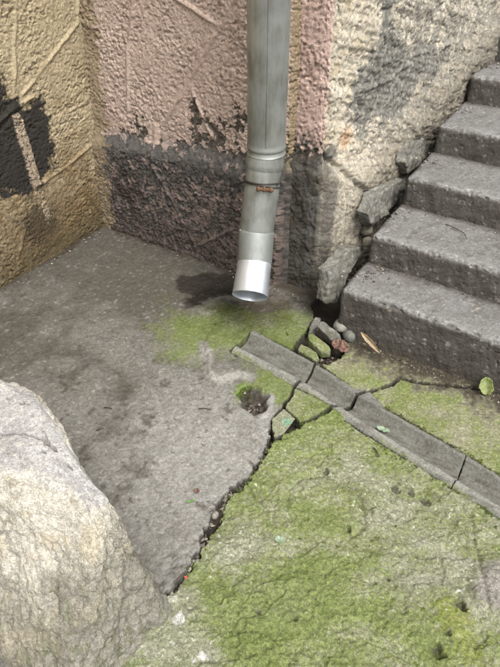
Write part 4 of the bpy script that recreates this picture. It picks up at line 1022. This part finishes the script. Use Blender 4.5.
def leaf(name, c, length, width, ang, curl, mat, crumple=0.0, tip=1.0, lift=.004, lab=None, cat='leaf', seed=0, stem=0.0, roundness=.5, fold=.0, rib=False):
    n, m = 17, 11
    u = np.linspace(0, 1, n); v = np.linspace(-1, 1, m)
    U, V = np.meshgrid(u, v, indexing='ij')
    wprof = np.sin(np.pi * np.clip(U, 0.001, .999)) ** roundness * (1 - (1 - tip) * U)
    wprof = wprof * (1 + .16 * fbm(U, np.sign(V) * 3.1, 6, 3, 700 + seed))
    x = (U - .5) * length; y = V * wprof * width / 2
    z = curl * length * ((U - .5) ** 2 * 4 * .25) + .12 * width * V ** 2 * wprof * (1 if fold >= 0 else -1) + fold * width * np.abs(V) * wprof - .001 * np.exp(-(V / .12) ** 2)
    z = z + crumple * (fbm(x / length + 3, y / length, 3.3, 3, 710 + seed)) * length * .3
    ca, sa = math.cos(ang), math.sin(ang)
    top = np.stack([x * ca - y * sa, x * sa + y * ca, z - z.min() + .0006], -1)
    bot = top - np.array([0, 0, .0006])
    fa = grid_faces(n, m)
    co = np.concatenate([top.reshape(-1, 3), bot.reshape(-1, 3)]); k = n * m
    i = np.arange(k).reshape(n, m); rim = np.concatenate([i[:-1, 0], i[-1, :-1], i[:0:-1, -1], i[0, :0:-1]]); nx_ = np.roll(rim, -1)
    f = np.concatenate([fa, fa[:, ::-1] + k, np.stack([rim, rim + k, nx_ + k, nx_], -1)])
    o = mesh_np(name, co, f, mat); o.location = (c[0], c[1], c[2] + lift)
    if stem:
        e = np.array([-.5 * length * ca, -.5 * length * sa, .004]); d = np.array([-ca, -sa, 0])
        st_ = tube('leaf_stalk', [e - d * .004, e + d * stem * .5 + (0, 0, .004), e + d * stem], [.0012, .001, .0009], LM['brown'], o, 6); st_.matrix_parent_inverse = Matrix()
    if rib:
        mid = top[1:-1, m // 2] + (0, 0, .0006)
        r_ = tube('midrib', list(mid), [.0011 * (1 - .6 * k / len(mid)) for k in range(len(mid))], LM['yellow'], o, 6); r_.matrix_parent_inverse = Matrix()
        for k in range(3, n - 3, 3):
            for sg in (-1, 1):
                b0 = top[k, m // 2] + (0, 0, .0004); b1 = top[min(k + 2, n - 1), m // 2 + sg * 4] + (0, 0, .0004)
                v_ = tube('vein', [b0, (b0 + b1) / 2 + (0, 0, .0003), b1], [.0005, .0004, .0003], LM['yellow'], o, 5); v_.matrix_parent_inverse = Matrix()
    tag(o, lab, cat); return o
def gz(px, py, z=0): 
    q = onz(px, py, z); return (q[0], q[1], z)
def lean(o, a, b, nrm):
    """lay the leaf from a to b with its face turned to nrm"""
    a, b = Vector(a), Vector(b); x = (b - a).normalized(); n = Vector(nrm); n = (n - x * n.dot(x)).normalized(); y = n.cross(x)
    o.rotation_euler = Matrix((x, y, n)).transposed().to_euler(); o.location = (a + b) / 2 + n * .002
lean(leaf('leaf', (0, 0, 0), .074, .062, 0, .18, LM['green'], .25, .8, 0, 'round green leaf leaning on the foot of the lowest step', seed=1, stem=.03, rib=True, fold=.12), (-.098, 1.985, .014), (-.12, 2.022, .066), (.1, -.8, .5))
lean(leaf('leaf', (0, 0, 0), .128, .028, 0, .7, LM['yellow'], .22, .75, 0, 'long narrow tan leaf curled against the lowest step', seed=2, roundness=.75, fold=.3), (-.668, 2.014, .075), (-.565, 1.995, .016), (.1, -.8, .6))
leaf('leaf', gz(340, 349, .02), .095, .075, -.5, .35, LM['brown'], .9, .7, .0, 'crumpled reddish brown leaf beside the broken stones', seed=3)
leaf('leaf', gz(383, 430.5, -.022), .055, .032, .1, .3, LM['teal'], .35, .6, .002, 'pale green torn leaf lying in the drain channel', seed=4)
leaf('leaf', gz(279.5, 540, .004), .032, .024, .2, .2, LM['teal'], .3, 1, .001, 'tiny pale green leaf scrap on the mossy slab', seed=5)
leaf('leaf', gz(191, 502, .004), .034, .012, .9, .3, LM['bright'], .3, .7, .001, 'small fresh green leaf on the grey slab near the crack', seed=6)
leaf('petal', gz(186, 578, .003), .012, .010, .2, .2, LM['red'], .2, 1, .001, 'tiny red petal at the lower end of the crack', 'petal', seed=7)
leaf('leaf', gz(197, 492, .004), .022, .018, .4, .4, LM['brown'], .6, 1, .001, 'tiny dark brown dry leaf above the fresh green one', seed=8)
leaf('leaf', gz(222, 308, .004), .0001 + .03, .02, .4, .2, LM['teal'], .2, 1, .001, None, seed=9) if False else None
leaf('leaf', gz(487, 386, .0), .03, .02, 2.4, .3, LM['yellow'], .3, 1, .008, None, seed=10) if False else None
def twig(pts, r, lab, mat=None):
    pts = [np.array(p) for p in pts]; c = pts[0].copy()
    root = mesh_twig = None
    e = bpy.data.objects.new('dummy', None)
    o = tube('twig', [p - c for p in pts], [r * (1 - .5 * i / len(pts)) for i in range(len(pts))], mat or LM['twig'], pipe, 7)
    o.parent = None; o.matrix_parent_inverse = Matrix(); o.location = c; bpy.data.objects.remove(e)
    tag(o, lab, 'twig'); return o
T2 = STAIR_Z[1] + .002
twig([onz(446, 224, T2), onz(455, 228, T2 + .004), onz(464, 233, T2 + .004), onz(467, 239, T2)], .0022, 'thin dark twig lying on the second tread')
for px, py, ang, L_, lab in ((108, 408, -.2, .034, 'short dark twig on the grey slab behind the low wall'), (100, 429, .4, .03, 'short dark twig beside the low wall, nearer than the other'), (376, 451, -1.2, .034, 'short dark twig on the mossy slab below the drain channel'), (205, 409, -.1, .05, 'thin dark twig on the grey slab left of the pit')):
    q = np.array(gz(px, py, .006)); d = np.array([math.cos(ang + .55), math.sin(ang + .55), 0]) * L_
    twig([q - d * .5, q + np.array([0, .002, .002]), q + d * .5], .0026, lab)

# moss tufts: blades too small to count
def tufts(name, centres, seed, per=26):
    rng = np.random.RandomState(seed); co = []; fs = []; cl = []
    k = 0
    for x, y, z, r in centres:
        for _ in range(per):
            a = rng.uniform(0, 6.28); d = r * math.sqrt(rng.rand()); bx, by = x + d * math.cos(a), y + d * math.sin(a)
            hgt = (.0035 + .004 * rng.rand()) * (1.1 - d / r * .7); w = .0007 + .0006 * rng.rand(); t = rng.uniform(0, 6.28); lx, ly = rng.normal(0, .0022, 2)
            co += [(bx - w * math.cos(t), by - w * math.sin(t), z), (bx + w * math.cos(t), by + w * math.sin(t), z), (bx + lx, by + ly, z + hgt), (bx - w * math.sin(t), by + w * math.cos(t), z)]
            fs += [(k, k + 1, k + 2), (k + 1, k + 3, k + 2), (k + 3, k, k + 2)]; k += 4
            cl += [S(96, 116, 40) * rng.uniform(.6, 1.35)] * 4
    o = mesh_np(name, co, fs, M_PEB, np.array(cl), smooth=False); return tag(o, kind='stuff')
rng = np.random.RandomState(12)
cs = [(x, y, .0, r) for x, y, z, r in along(G(Z7([(34, 372), (44, 345), (66, 333), (92, 335)])), 34, .012, 0, .005, .012)]
cs += [(x, y, -.001, r) for x, y, z, r in along(G(CR_R), 40, .006, 0, .003, .008)] + [(x, y, .002, r) for x, y, z, r in along(G(Z8([(25, 308), (348, 499), (500, 592)])), 46, .006, 0, .003, .008)]
cs += [(x, y, .002, r) for x, y, z, r in along(G(Z8([(140, 238), (395, 384), (500, 450)])), 26, .006, 0, .003, .008)] + [(x, y, .001, r) for x, y, z, r in along(G([(215, 325), (262, 322), (300, 330)]), 40, .03, 0, .003, .009)]
cs += [(rng.uniform(-.55, .1), rng.uniform(.5, 1.4), .001, .003 + .007 * rng.rand()) for _ in range(90)]
o = tufts('moss_tufts', cs, 13); tag(o, 'tiny moss tufts along the crack, the pit and the drain channel', 'moss')
